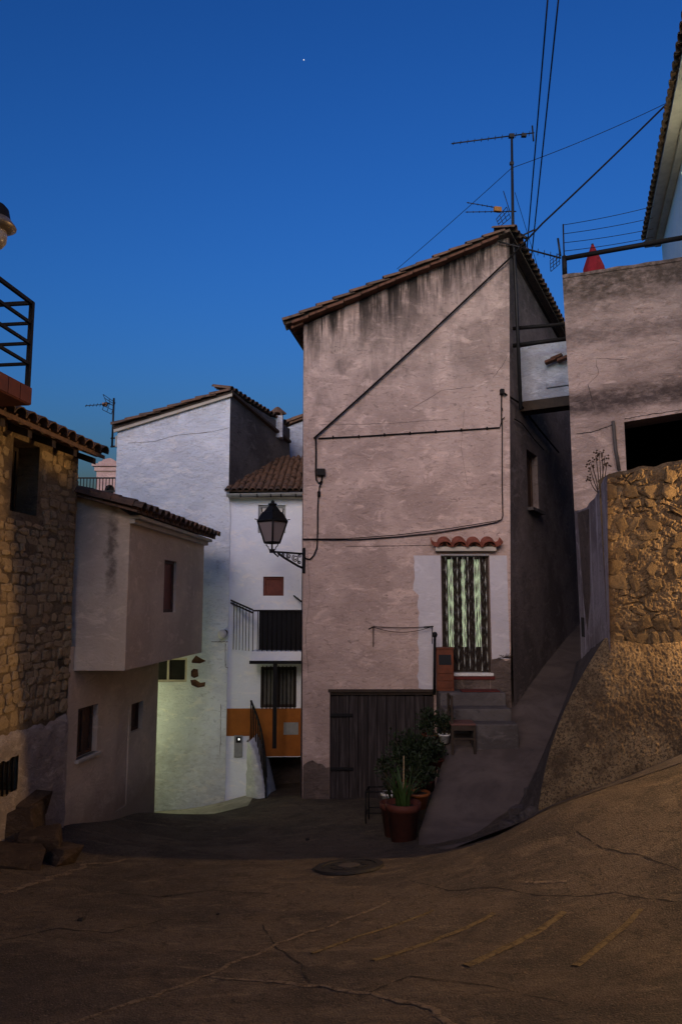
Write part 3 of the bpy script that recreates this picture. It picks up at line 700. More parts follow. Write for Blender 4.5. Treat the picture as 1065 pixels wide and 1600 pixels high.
# ================================================================== wall lantern
def lantern(base, label, to_wall, arm=.52, group=None):
    """four-sided tapering lantern standing on a scrolled bracket; base = foot of lantern body"""
    b0 = Vector(base); o = empty('wall_lantern', b0, label, 'lantern', group)
    tw_ = Vector(to_wall).normalized(); pv = Vector((-tw_.y, tw_.x, 0))
    R0, R1, H = .125, .245, .36                             # corner radii bottom / top, body height
    def ring(r, z, q0=.12): return [b0+Vector((r*math.cos(q0-math.pi/2+k*math.pi/2), r*math.sin(q0-math.pi/2+k*math.pi/2), z)) for k in range(4)]
    lo, hi = ring(R0, 0), ring(R1, H)
    for k in range(4):
        obj('corner_bar', bar(MB(), lo[k], hi[k], .016), M['iron'], o)
        a, b_, c_, d_ = ring(R0*.96, .01)[k], ring(R0*.96, .01)[(k+1)%4], ring(R1*.96, H-.005)[(k+1)%4], ring(R1*.96, H-.005)[k]
        obj('pane', MB().poly(a, b_, c_, d_), M['lantern_glass'], o)
        obj('spike', bar(MB(), ring(R1, H+.02)[k], ring(R1*1.2, H+.035)[k], .008), M['iron'], o)
        obj('ear', bar(MB(), ring(R1*.70, H+.15)[k], ring(R1*.74, H+.215)[k], .01), M['iron'], o)
    f = MB()
    for z, r, rr in ((0, R0, .02), (H, R1, .022)):
        q = ring(r, z)
        for k in range(4): bar(f, q[k], q[(k+1)%4], rr)
    obj('frame', f, M['iron'], o)
    rf = MB(); rg_ = [ring(R1*1.04, H+.01), ring(R1*.70, H+.15), ring(R1*.30, H+.17), ring(R1*.13, H+.27)]
    for a, b_ in zip(rg_, rg_[1:]):
        for k in range(4): rf.poly(a[k], a[(k+1)%4], b_[(k+1)%4], b_[k])
    rf.poly(*rg_[-1]); rf.poly(*rg_[0][::-1])
    # sloping upper cap
    up = [ring(R1*.62, H+.15), ring(R1*.16, H+.29)]
    for k in range(4): rf.poly(up[0][k], up[0][(k+1)%4], up[1][(k+1)%4], up[1][k])
    obj('roof', rf, M['iron'], o)
    obj('finial', MB().lathe([(.035,.27),(.075,.30),(.075,.315),(.03,.325),(.03,.35),(.012,.375),(0,.385)], b0+Vector((0,0,H-.02)), 10), M['iron'], o)
    f = MB(); f.tube([b0, b0+Vector((0,0,-.12))], .016, 6)
    for s in (-1, 1):
        f.tube([b0+pv*0+tw_*s*x+Vector((0,0,z)) for x, z in ((.10,-.01),(.095,-.05),(.065,-.075),(.06,-.105),(.0,-.12))], .009, 5)
    obj('stand', f, M['iron'], o)
    f = MB(); z0 = -.15; w0 = b0+tw_*arm
    f.tube([b0+Vector((0,0,-.12)), b0+Vector((0,0,-.17))], [.05,.04], 8)
    f.tube([b0+Vector((0,0,z0)), w0+Vector((0,0,z0-.02))], .018, 6)
    f.tube([b0+tw_*.10+Vector((0,0,z0-.02)), b0+tw_*.22+Vector((0,0,z0-.10)), w0-tw_*.08+Vector((0,0,z0-.23)), w0+Vector((0,0,z0-.26))], .02, 6)
    f.tube([b0+tw_*.02+Vector((0,0,z0-.01)), b0+tw_*.07+Vector((0,0,z0-.05)), b0+tw_*.10+Vector((0,0,z0-.08)), b0+tw_*.12+Vector((0,0,z0-.04))], .014, 5)
    obj('arm', f, M['iron'], o)
    for (cx, cz, rad, tn) in ((arm-.13, z0-.10, .062, 1.7), (arm-.25, z0-.065, .042, 1.5), (arm-.34, z0-.045, .025, 1.2), (arm-.06, z0-.165, .03, 1.3), (arm-.055, z0-.055, .03, 1.2)):
        pts = [b0+tw_*(cx+rad*(1-.72*t)*math.cos(t*tn*2*math.pi+2))+Vector((0,0,cz+rad*(1-.72*t)*math.sin(t*tn*2*math.pi+2))) for t in [i/22 for i in range(23)]]
        obj('scroll', MB().tube(pts, .009, 5), M['iron'], o)
    obj('wall_plate', MB().obox(w0+pv*.04+Vector((0,0,z0-.35)), -pv*.08, tw_*.035, Vector((0,0,.43))), M['iron'], o, bevel=.012)
    return o
lb = atY(425, 848, 12.2); wallpt = MF.P(473, 866)
d_ = Vector((wallpt.x-lb.x-.0, 12.4-lb.y, 0))
lantern(lb, 'black four-sided iron lantern on a scrolled bracket at the peach house corner', d_, d_.length)

# ================================================================== aerials and roof-level wires on the main house
def yagi(o, a, b_, nel, elen, axis, boom=.012, name='boom'):
    a, b_ = Vector(a), Vector(b_); bm = obj(name, bar(MB(), a, b_, boom), M['alu'], o)
    for i in range(nel):
        p = a.lerp(b_, (i+.3)/nel); h = Vector(axis).normalized()*elen*(.6+.4*i/nel)
        obj('element', bar(MB(), p-h/2, p+h/2, .006, 4), M['alu'], bm)
    return bm
YM = 12.62
mast = [atY(*p, YM) for p in ((813,640), (806,460), (801,370), (799,212))]
ma = empty('aerial_mast', mast[0], 'tall aerial mast with a long toothed boom beside the peach gable', 'aerial')
obj('mast', MB().tube(mast, [.035,.032,.03,.022], 7), M['alu'], ma)
a, b_ = atY(705,224,YM-.1), atY(834,207,YM+.1)
yagi(ma, a, b_, 12, .11, (.2,0,1))
obj('reflector', bar(MB(), atY(831,196,YM+.1), atY(833,220,YM+.1), .016), M['alu'], ma)
obj('driver_box', MB().box(atY(818,211,YM+.05), .09, .06, .06), M['alu'], ma)
obj('clamp', MB().box(atY(799,212,YM), .09, .06, .07), M['alu'], ma)
obj('clamp', MB().box(atY(799,255,YM), .07, .05, .05), M['alu'], ma)
obj('crossarm', bar(MB(), atY(804,373,YM), atY(836,358,YM-.1), .016), M['alu'], ma)
obj('crossarm', bar(MB(), atY(812,366,YM), atY(822,372,YM-.1), .03), M['alu'], ma)
a2 = empty('aerial', atY(797,330,YM), 'small aerial with an orange amplifier box and mesh reflector on the mast', 'aerial')
b1 = yagi(a2, atY(727,331,YM-.2), atY(792,330,YM), 7, .05, (0,0,1), .008)
yagi(a2, atY(729,316,YM-.2), atY(780,325,YM), 7, .05, (0,0,1), .008)
obj('amplifier', MB().box(atY(777,327,YM-.05), .14, .07, .09, .2), plain('orange_box', (.32,.14,.03), .6), a2, bevel=.01)
g = MB()
p0, p1, p2, p3 = atY(775,342,YM-.05), atY(791,323,YM-.05), atY(797,340,YM), atY(780,354,YM)
for t in (0,.33,.66,1): bar(g, p0.lerp(p1,t), p3.lerp(p2,t), .007, 4); bar(g, p0.lerp(p3,t), p1.lerp(p2,t), .007, 4)
obj('reflector_mesh', g, M['alu'], a2); obj('rod', bar(MB(), atY(786,298,YM), atY(796,330,YM), .008), M['alu'], a2)
obj('arm', bar(MB(), atY(790,330,YM), atY(806,330,YM), .012), M['alu'], a2)
a3 = empty('aerial', atY(805,384,YM), 'long low aerial with mesh reflector pointing from the gable to the terrace', 'aerial')
yagi(a3, atY(778,377,YM-.3), atY(876,403,YM-.1), 10, .15, (.1,0,1), .016)
g = MB(); p0, p1, p2, p3 = atY(859,407,YM-.2), atY(873,396,YM-.2), atY(874,412,YM-.1), atY(860,424,YM-.1)
for t in (0,.33,.66,1): bar(g, p0.lerp(p1,t), p3.lerp(p2,t), .006, 4); bar(g, p0.lerp(p3,t), p1.lerp(p2,t), .006, 4)
obj('reflector_mesh', g, M['alu'], a3); obj('reflector', bar(MB(), atY(871,372,YM-.1), atY(875,400,YM-.1), .02), M['alu'], a3)
for (p, q, r, s, lab) in ((atY(822,400,14), atY(856,-10,9.0), .012, .0, 'thin service wire climbing steeply past the toothed aerial, the nearer to it of two'), (atY(828,420,14), atY(873,-10,9.0), .012, .0, 'thin service wire climbing steeply beside its twin, farther from the aerial'),
        (atY(799,262,YM), atY(620,420,15), .006, .02, 'thin guy wire slanting from the aerial mast down behind the peach roof'), (atY(799,262,YM), atY(1042,160,12.0), .006, .05, 'thin guy wire from the aerial mast to the upper house eave'),
        (atY(804,300,YM), atY(862,490,15), .005, 0, 'hair-thin wire dropping from the mast into the alley gap')):
    cable(sag(p, q, s), r, name='wire', label=lab, cat='wire')

# bridge across the alley with pipes
u_b = MS.px(812, 600)[0]
BF = Frame(*(MS.at(u_b, 0).to_2d()), MS.n.x, MS.n.y, True)
if BF.n.y > 0: BF.n = -BF.n
bz = lambda y: BF.px(845, y)[1]
br_ = empty('alley_bridge', BF.at(.6, bz(640)), 'small whitewashed bridge wall on a timber beam spanning the alley', 'bridge')
obj('wall', MB().obox(BF.at(.005, bz(624), 0), BF.u*1.9, Vector((0,0,bz(537)-bz(624))), -BF.n*.25), M['bluegrey'], br_, bevel=.02)
obj('beam', MB().obox(BF.at(-.1, bz(640), .05), BF.u*2.1, Vector((0,0,bz(624)-bz(640)-.004)), -BF.n*.35), M['wood_dark'], br_, bevel=.01)
obj('ledge', MB().obox(BF.at(BF.px(853,590)[0], bz(608), .002), BF.u*.6, Vector((0,0,.16)), BF.n*.04), M['bluegrey'], br_, bevel=.01)
for k, (x, y) in enumerate(((853,571),(862,566),(872,568))):
    obj('brick', MB().obox(BF.P(x, y, .06), BF.u*.2+Vector((0,0,.05)), Vector((0,0,.055)), BF.n*.14), M['brick_dark'], br_, bevel=.008)
for y0, y1, r, lab in ((513,507,.035,'upper dark pipe rail crossing the alley above the bridge'), (540,530,.04,'lower dark pipe rail resting along the top of the alley bridge')):
    obj('pipe_rail', bar(MB(), atY(801,y0,12.75), atY(885,y1-1,12.4), r, 7), M['pipe'], label=lab, cat='pipe')

# ================================================================== stone house on the left
SD = Vector((.13, 1, 0)).normalized()
sc0 = atY(113, 930, 9.3)
SW = Frame(sc0.x, 9.3, -SD.x, -SD.y, True)                  # u runs towards the camera
if SW.n.x < 0: SW.n = -SW.n
st = empty('stone_house', SW.at(1.2, -1.0, -1), 'rubble stone house with an overhanging clay tile eave', 'house')
eavez = SW.px(100, 690)[1]
win = rect(SW, 18, 690, 60, 803); cel = rect(SW, -30, 1188, 24, 1246)
near = SW.px(0, 900)[0]+3.2
outl = [(0, -2.2), (near, -2.2), (near, eavez), (0, eavez)]
obj('wall', MB().panel(SW, outl, [rloop(win), rloop(cel)], 0, .35), M['mortar'], st)
zbase = SW.px(60, 1130)[1]
# lime-washed base, rough grid standing proud
rws = []
for i in range(90):
    u = .003+i*.045; r = []
    top = zbase+.05*noise.noise((u*3, 0, 0))+.05*noise.noise((u*9, 0, 3))
    for j in range(34):
        z = -2.1+(top+2.1)*j/33; r.append(SW.at(u, z, .03+.014*noise.noise((u*5, z*5, 0))+(-.04 if j == 33 else 0)))
    rws.append(r)
cu0, cz0, cu1, cz1 = cel
mb = MB().grid(rws); keep = [(f, s) for f, s in zip(mb.f, mb.sm) if not all((cu0-.02 < (mb.v[i]-SW.o).dot(SW.u) < cu1+.02 and cz0-.03 < mb.v[i].z < cz1+.03) for i in f)]
mb.f = [a for a, _ in keep]; mb.sm = [a for _, a in keep]
obj('base_course', mb, M['stone_base'], st)
# individual stones
def stone_mesh(i):
    rr = random.Random(100+i); n_ = rr.randint(5, 8); mb = MB(); a, b_, c2 = [], [], []
    ang = sorted(2*math.pi*(k+rr.uniform(-.33,.33))/n_ for k in range(n_))
    for q in ang:
        e = rr.uniform(.80,1.08); cx = max(-1, min(1, 1.32*math.cos(q)))*.52*e; cz = max(-1, min(1, 1.32*math.sin(q)))*.52*e
        a.append(Vector((cx, cz, -.3))); b_.append(Vector((cx*.97, cz*.95, .65+rr.uniform(-.35,.2)))); c2.append(Vector((cx*.72+rr.uniform(-.06,.06), cz*.68+rr.uniform(-.06,.06), 1.0+rr.uniform(-.4,.3))))
    c_ = Vector((rr.uniform(-.15,.15), rr.uniform(-.15,.15), 1.0+rr.uniform(-.3,.4))); n0 = len(a)
    mb.add(a+b_+c2+[c_], [(k, (k+1)%n0, n0+(k+1)%n0, n0+k) for k in range(n0)]+[(n0+k, n0+(k+1)%n0, 2*n0+(k+1)%n0, 2*n0+k) for k in range(n0)]+[(2*n0+k, 2*n0+(k+1)%n0, 3*n0) for k in range(n0)])
    me = bpy.data.meshes.new('stone'); me.from_pydata(mb.v, [], mb.f); me.materials.append(M['stone']); return me
STN = [stone_mesh(i) for i in range(18)]
mS = Matrix((SW.u, Vector((0,0,1)), SW.n)).transposed()
if mS.determinant() < 0: mS = Matrix((-SW.u, Vector((0,0,1)), SW.n)).transposed()
wall_o = [c for c in st.children if c.name.startswith('wall')][0]
z = zbase+.03; rs = random.Random(5); cnt = 0
while z < eavez-.05:
    h = rs.choice((.07,.09,.11,.14,.17))*rs.uniform(.9,1.1); u = rs.uniform(-.02,.05)
    while u < 1.8:
        w_ = rs.uniform(.08,.26); uc, zc = u+w_/2, z+h/2+.05*noise.noise((u*2.2, z*1.5, 3))
        if not (win[0]-.03-w_*.35 < uc < win[2]+.03+w_*.35 and win[1]-.02-h*.35 < zc < win[3]+.02+h*.35) and rs.random() > .05 and cnt < 296:
            if uc-w_/2 < -.02: w_ *= .8; uc += .03
            o = inst('stone', STN[rs.randrange(18)], wall_o, SW.at(uc, zc+rs.uniform(-.015,.015), -.004), (mS @ Matrix.Rotation(rs.uniform(-.12,.12)+rs.choice((0, math.pi)), 3, 'Z')).to_euler(), (w_*1.0, h*rs.uniform(.85,1.08), rs.uniform(.008,.028))); cnt += 1
        u += w_+.008
    z += h*.97
mbs = MB(); z = zbase+.03
while z < eavez-.05:                                        # the same rubble further along the wall
    h = rs.uniform(.09,.16); u = 1.82
    while u < near-.2:
        w_ = rs.uniform(.1,.28); me_ = STN[rs.randrange(18)]; mbs.add([SW.at(u+w_/2+v.co.x*w_, z+h/2+v.co.y*h, v.co.z*.018) for v in me_.vertices], [tuple(p_.vertices) for p_ in me_.polygons]); u += w_+.01
    z += h*.97
obj('stonework', mbs, M['stone'], st, kind='stuff')
# window and cellar grille
u0, z0, u1, z1 = win
obj('window_back', MB().obox(SW.at(u0-.05, z0-.05, -.4), SW.u*(u1-u0+.1), Vector((0,0,z1-z0+.1)), SW.n*.04), M['void'], st)
window_in(st, SW, u0+.01, z0+.01, u1-.01, z1-.01, .3, M['wood_dark'], M['wood_dark'])
u0, z0, u1, z1 = cel
gr = obj('cellar_window', MB().obox(SW.at(u0-.05, z0-.05, -.4), SW.u*(u1-u0+.1), Vector((0,0,z1-z0+.1)), SW.n*.04), M['void'], st)
for k in range(7): obj('grille_bar', bar(MB(), SW.at(u0+.06+(u1-u0-.1)*k/6, z0-.02, .0), SW.at(u0+.06+(u1-u0-.1)*k/6, z1+.02, .0), .013), M['iron'], gr)
# back volume + roof
q = [SW.at(0,0,-.36), SW.at(0,0,-6), SW.at(near,0,-6), SW.at(near,0,-.36)]
b = MB(); z1_ = eavez
solid(b, [(p.x, p.y) for p in q], -2.2, eavez)
b.poly(SW.at(0,-2.2,0), SW.at(0,-2.2,-.36), SW.at(0,eavez,-.36), SW.at(0,eavez,0)); b.poly(SW.at(near,-2.2,0), SW.at(near,-2.2,-.36), SW.at(near,eavez,-.36), SW.at(near,eavez,0))
obj('back_wall', b, M['mortar'], st)
et = SW.px(165, 715, .32); ez = et[1]-.02
pitch = .36; up_ = -SW.n+Vector((0,0,pitch)); 
r0, r1 = SW.at(et[0]-.02, ez, .30), SW.at(near, ez, .30)
sroof = obj('roof', quadroof(MB(), r0, r1, r1+up_*6, r0+up_*6, .05), M['tile'], st)
ntl = int((near-et[0])/.215)
for i in range(ntl):
    p = SW.at(et[0]+.08+.215*i, ez+.06, .34)
    for k in range(3 if i < 14 else 1): place_tile(sroof, p+up_.normalized()*(.33*k)+Vector((0,0,.012*k)), -up_, SW.u, TILE2, 1, .04)
    place_tile(sroof, SW.at(et[0]+.08+.215*(i+.5), ez+.075, .31), -up_, SW.u, TILE2, .98, .04, True)
for i in range(4): place_tile(sroof, r0+up_*(.1+.36*i)+Vector((0,0,.07)), -up_, SW.u, TILE2, 1.05, .05)
for i in range(int(near/.5)):
    obj('rafter', MB().obox(SW.at(.05+.5*i, ez-.10, .26), SW.u*.08, -SW.n*.3+Vector((0,0,.3*pitch)), Vector((0,0,.08))), M['wood_dark'], sroof)

# balcony of the next house, high on the left -------------------------
bc = atY(53, 473, 7.0)
BFr = Frame(bc.x, 7.0, -SD.x, -SD.y, True)
if BFr.n.x < 0: BFr.n = -BFr.n
rz = [atY(53, y, 7.0).z for y in (473, 504.5, 536, 568)]; sz1 = atY(53, 606, 7.0).z; sz0 = atY(53, 634, 7.0).z
nh = empty('townhouse', BFr.at(1.6, 0, -.75), 'townhouse above the stone house with a red edged balcony', 'house')
PL = BFr
hw = -.72
q = [BFr.at(.35,0,hw), BFr.at(3.4,0,hw), BFr.at(3.4,0,-6), BFr.at(.35,0,-6)]
obj('wall', solid(MB(), [(p.x,p.y) for p in q], ez+.1, 6.4), M['cream'], nh)
slabb = obj('balcony_slab', MB().obox(BFr.at(-.0, sz0, .02), BFr.u*2.8, -BFr.n*(.02-hw+.001), Vector((0,0,sz1-sz0))), M['red_paint'], nh, bevel=.01)
for k in range(14): obj('edge_tile', MB().obox(BFr.at(.004+.2*k, sz0+.01, .021), BFr.u*.192, BFr.n*.012, Vector((0,0,sz1-sz0-.015))), M['red_paint'], slabb, bevel=.004)
for k in range(4): obj('edge_tile', MB().obox(BFr.at(-.012, sz0+.01, .02-.19*k), BFr.u*.012, -BFr.n*.182, Vector((0,0,sz1-sz0-.015))), M['red_paint'], slabb, bevel=.004)
rl = obj('railing', MB().obox(BFr.at(-.02, sz1-.02, .0), BFr.u*.04, -BFr.n*.04, Vector((0,0,rz[0]-sz1+.03))), M['iron'], nh)
for z in rz:
    t = .035 if z == rz[0] else .028
    obj('rail', MB().obox(BFr.at(-.02, z-t/2, -.005), BFr.u*2.8, -BFr.n*t, Vector((0,0,t))), M['iron'], rl)
    obj('rail', MB().obox(BFr.at(-.015, z-t/2, -.04), BFr.u*t, BFr.n*hw, Vector((0,0,t))), M['iron'], rl)
obj('post', MB().obox(BFr.at(2.7, sz1, .0), BFr.u*.04, -BFr.n*.04, Vector((0,0,rz[0]-sz1))), M['iron'], rl)
# lamp head at the left edge
lh = atY(-6, 350, 6.0)
o = empty('wall_lamp', lh, 'rounded metal wall lamp head jutting out above the balcony', 'lamp')
obj('cap', MB().lathe([(0,.19),(.06,.18),(.095,.14),(.11,.07),(.115,.05)], lh, 18), M['iron'], o)
obj('shade', MB().lathe([(.06,.06),(.115,.05),(.165,-.015),(.165,-.025),(.12,-.055),(.08,-.06)], lh, 18), plain('aged_steel', (.20,.17,.14), .4, .5), o)
obj('globe', MB().lathe([(.085,-.055),(.095,-.10),(.09,-.16),(.06,-.205),(0,-.22)], lh, 18), plain('frosted_glass', (.22,.2,.19), .3), o)
obj('arm', MB().tube([lh+Vector((0,0,.12)), lh+Vector((-.3,0,.2)), lh+Vector((-.8,0,.05))], .02, 6), M['iron'], o)

# ================================================================== cream house with the overhanging upper floor
CW = Frame(*(SW.at(-.03,0).to_2d()), SD.x, SD.y); 
if CW.n.x < 0: CW.n = -CW.n
uend = CW.px(243, 1200)[0]
ch = empty('cream_house', CW.at(uend/2, -1.3, -.6), 'cream rendered house whose upper floor juts over the street', 'house')
OX = atY(199, 930, 9.42)                                    # near corner of the overhang
OS = Frame(OX.x, 9.42, .085, 1)
if OS.n.x < 0: OS.n = -OS.n
OF = Frame(OX.x, 9.42, 1, 0)
zfloor = OF.px(196, 1048)[1]; ztop = OS.px(205, 808)[1]
w1 = rect(CW, 121, 1104, 152, 1180); w2_ = rect(CW, 205, 1098, 223, 1142); dr2 = rect(CW, 182, 1105, 200, 1262)
outl = [(-.3, -2.3), (uend, -2.3), (uend, zfloor+.3), (-.3, zfloor+.3)]
obj('ground_floor_wall', MB().panel(CW, outl, [rloop(w1), rloop(w2_), rloop(dr2)], 0, .16), M['cream'], ch)
window_in(ch, CW, *w1, .12, M['shutter'], M['shutter']); window_in(ch, CW, *w2_, .12, M['shutter'], M['shutter'], mid=False)
obj('sill', MB().obox(CW.at(w1[0]-.04, w1[1]-.045, -.05), CW.u*(w1[2]-w1[0]+.08), Vector((0,0,.045)), CW.n*.10), M['cream_trim'], ch, bevel=.006)
dd_ = obj('door', MB().obox(CW.at(dr2[0], dr2[1], -.05), CW.u*(dr2[2]-dr2[0]), Vector((0,0,dr2[3]-dr2[1])), CW.n*.03), M['cream'], ch)
obj('end_wall', MB().poly(CW.at(uend,-2.3,0), CW.at(uend,-2.3,-5), CW.at(uend,zfloor+.3,-5), CW.at(uend,zfloor+.3,0)), M['cream'], ch)
of_out = [(OF.px(70,1047)[0], zfloor), (0, zfloor), (0, ztop+.02), OF.px(161,778), OF.px(70,762)]
obj('overhang_front', MB().panel(OF, of_out), M['cream'], ch)
oend = OS.px(317, 930)[0]; uw = rect(OS, 256, 876, 275, 957)
ou = (uw[0], uw[1], uw[2], uw[3])
obj('overhang_wall', MB().panel(OS, [(0, zfloor), (oend, zfloor), (oend, ztop), (0, ztop)], [rloop(ou)], 0, .12), M['cream'], ch)
window_in(ch, OS, *ou, .09, M['shutter'], M['shutter_red'], mid=False)
A_, B_ = OS.at(0, 0), OS.at(oend, 0); C_ = CW.at(uend-.1, 0, -4); D_ = CW.at(-.1, 0, -4)
b = MB(); b.poly(*[Vector((p.x,p.y,zfloor)) for p in (A_, D_, C_, B_)]); b.poly(Vector((B_.x,B_.y,zfloor)), Vector((C_.x,C_.y,zfloor)), Vector((C_.x,C_.y,ztop+1)), Vector((B_.x,B_.y,ztop)))
obj('overhang_floor', b, M['cream'], ch)
# stepped cornice and tile eave
cor = obj('cornice', MB().obox(OS.at(-.02, ztop-.09, .0), OS.u*(oend+.05), Vector((0,0,.06)), OS.n*.07), M['cream_trim'], ch, bevel=.008)
obj('cornice', MB().obox(OS.at(-.02, ztop-.03, .0), OS.u*(oend+.05), Vector((0,0,.05)), OS.n*.14), M['cream_trim'], ch, bevel=.008)
ce0 = OS.px(160, 790, .0)[0]
cu = -OS.n+Vector((0,0,.27)); k0 = OS.at(-.22, ztop+.03, .17); k1 = OS.at(oend+.12, ztop+.03, .17)
croof = obj('roof', quadroof(MB(), k0, k1, k1+cu*3.4, k0+cu*3.4, .03), M['tile'], ch)
nn_ = 17
for i in range(nn_):
    p = OS.at(-.16+(oend+.24)*i/(nn_-1), ztop+.085, .24)
    for k in range(2): place_tile(croof, p+cu.normalized()*.33*k+Vector((0,0,.012*k)), -cu, OS.u, TILE, 1, .04)
    if i < nn_-1: place_tile(croof, OS.at(-.16+(oend+.24)*(i+.5)/(nn_-1), ztop+.10, .20), -cu, OS.u, TILE, .98, .04, True)
for i in range(8): place_tile(croof, k0+cu.normalized()*(.04+.3*i)+Vector((0,.06,.06)), -cu, OS.u, TILE2, 1.1, .05)
for i in range(8): place_tile(croof, k0+cu.normalized()*(.0+.3*i)+Vector((0,.2,.05)), -cu, OS.u, TILE2, 1.1, .05)

# ================================================================== white gable house and low white house behind
WG = Frame(0, 14.0, 1, .03)
WG.n = Vector((WG.u.y, -WG.u.x, 0))
gl, gr_ = WG.px(184, 666), WG.px(360, 613)
whh = empty('gable_house', WG.at((gl[0]+gr_[0])/2, -1.9, -1), 'tall whitewashed gable house with patches of exposed brick', 'house')
M['white_g'] = plaster('old_whitewash', (.75,.80,.87), (.61,.655,.73), (.19,.18,.18), .8, .7, seed=13,
    extra=chain(band(-2.4, -.9, .7, .35, (.20,.19,.15), 4), streaks(gl[1]-(gr_[1]-gl[1])/(gr_[0]-gl[0])*gl[0], (gr_[1]-gl[1])/(gr_[0]-gl[0]), .7, .35, (.2,.19,.19), 4)))
wv = rect(WG, 200, 1028, 292, 1066)
xr = WG.px(356, 1000)[0]
outl = [(gl[0]-1.6, -2.8), (xr, -2.8), (xr, WG.px(356,800)[1]), (gr_[0], WG.px(360,760)[1]), gr_, gl, (gl[0]-.0, gl[1]-2.6), (gl[0]-1.6, gl[1]-2.6)]
hb = []
for lp in ([(306,1033),(313,1024),(321,1029),(329,1033),(319,1037),(306,1036)], [(305,1049),(309,1045),(316,1046),(317,1057),(310,1060),(305,1057)], [(304,1063),(312,1062),(320,1067),(328,1066),(327,1073),(316,1075),(306,1071)]):
    hb.append([WG.px(*((x-306)*.72+299, y) if False else (x-7, y)) for x, y in lp])
gw = obj('front_wall', MB().panel(WG, outl, [rloop(wv)]+hb, 0, .10), M['white_g'], whh)
for h in hb:
    us = [p[0] for p in h]; zs = [p[1] for p in h]
    obj('brick', MB().obox(WG.at(min(us)-.03, min(zs)-.02, -.09), WG.u*(max(us)-min(us)+.06), Vector((0,0,max(zs)-min(zs)+.04)), WG.n*.065), M['brick_dark'], gw)
window_in(whh, WG, WG.px(243,1040)[0]-.12, wv[1], wv[2], wv[3], .07, M['cream_trim'], M['void'], bars=0, fw=.04)
obj('return_wall', MB().poly(WG.at(xr,-2.8), WG.at(xr,WG.px(356,800)[1]), WG.at(xr,WG.px(356,800)[1],-.4), WG.at(xr,-2.8,-.4)), M['white_g'], whh)
SGs = Frame(*(WG.at(gr_[0],0).to_2d()), .31, 1)
if SGs.n.x < 0: SGs.n = -SGs.n
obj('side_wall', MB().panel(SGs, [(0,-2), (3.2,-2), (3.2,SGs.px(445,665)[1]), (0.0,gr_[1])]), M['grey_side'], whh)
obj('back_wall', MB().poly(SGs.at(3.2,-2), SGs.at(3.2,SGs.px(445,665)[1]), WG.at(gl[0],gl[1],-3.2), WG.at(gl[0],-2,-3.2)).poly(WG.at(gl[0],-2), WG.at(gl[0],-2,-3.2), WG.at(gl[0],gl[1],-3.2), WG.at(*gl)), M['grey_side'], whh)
g0, g1 = WG.P(176, 667, .12), WG.P(362, 610, .12); gx = (g1-g0).normalized(); gb = Vector((.31,1,0)).normalized()
groof = obj('roof', quadroof(MB(), g0+Vector((0,.05,-.03)), g1+Vector((0,.05,-.03)), g1+gb*3.2+Vector((0,0,-.35)), g0+gb*3.2, .05), M['tile'], whh)
obj('verge_board', MB().obox(g0+Vector((0,.06,-.09)), (g1-g0), Vector((0,.05,0)), Vector((0,0,.06))), M['cream_trim'], groof)
for i in range(8): 
    for yy in (.05, .26): place_tile(groof, g0+gx*((g1-g0).length*(i-.1)/8*.94)+Vector((0,yy,.03)), -gx+Vector((0,0,.06)), gb, TILE2, .9, .04)
gs1 = SGs.at(3.2, SGs.px(445,665)[1]); gs0 = SGs.at(0, gr_[1])
for i in range(16): place_tile(groof, gs0.lerp(gs1, i/16)+Vector((.03,0,.05)), SGs.n+Vector((0,0,-.2)), SGs.u, TILE, 1, .05)
chp = atY(433, 668, 16.3); cm = obj('chimney', MB().box((chp.x, 16.3, chp.z), .26, .26, .5), M['bluegrey'], groof)
t_ = chp+Vector((0,0,.25))
b = MB().lathe([(.0,.24),(.05,.22),(.2,.09),(.21,.06),(.0,.055)], t_, 4, False); b.box(t_+Vector((.1,.1,.03)), .05,.05,.07); b.box(t_+Vector((-.1,.1,.03)), .05,.05,.07); b.box(t_+Vector((.1,-.1,.03)), .05,.05,.07); b.box(t_+Vector((-.1,-.1,.03)), .05,.05,.07)
obj('chimney_cap', b, M['tile'], cm)
for pts, w_ in ((((200,692),(240,690),(275,680),(330,675),(358,668)), .006), (((330,1003),(345,1003),(356,1003)), .01), (((352,1005),(352,1042),(356,1044)), .008), (((345,1100),(344,1180)), .006)):
    obj('crack', crack(WG, pts, w_, .003), M['crack'], gw)
o = WG.P(347, 991, .14); pl_ = empty('bulkhead_lamp', o, 'round white unlit bulkhead lamp on the whitewashed gable', 'lamp')
obj('globe', MB().tube([o-WG.n*.02, o+WG.n*.0, o+WG.n*.04, o+WG.n*.06], [.085,.085,.075,.04], 16), M['white_metal'], pl_)
obj('mount', MB().tube([o+Vector((.03,0,.02))-WG.n*.14, o+Vector((.03,0,.02))-WG.n*.02], .06, 12), M['iron'], pl_)
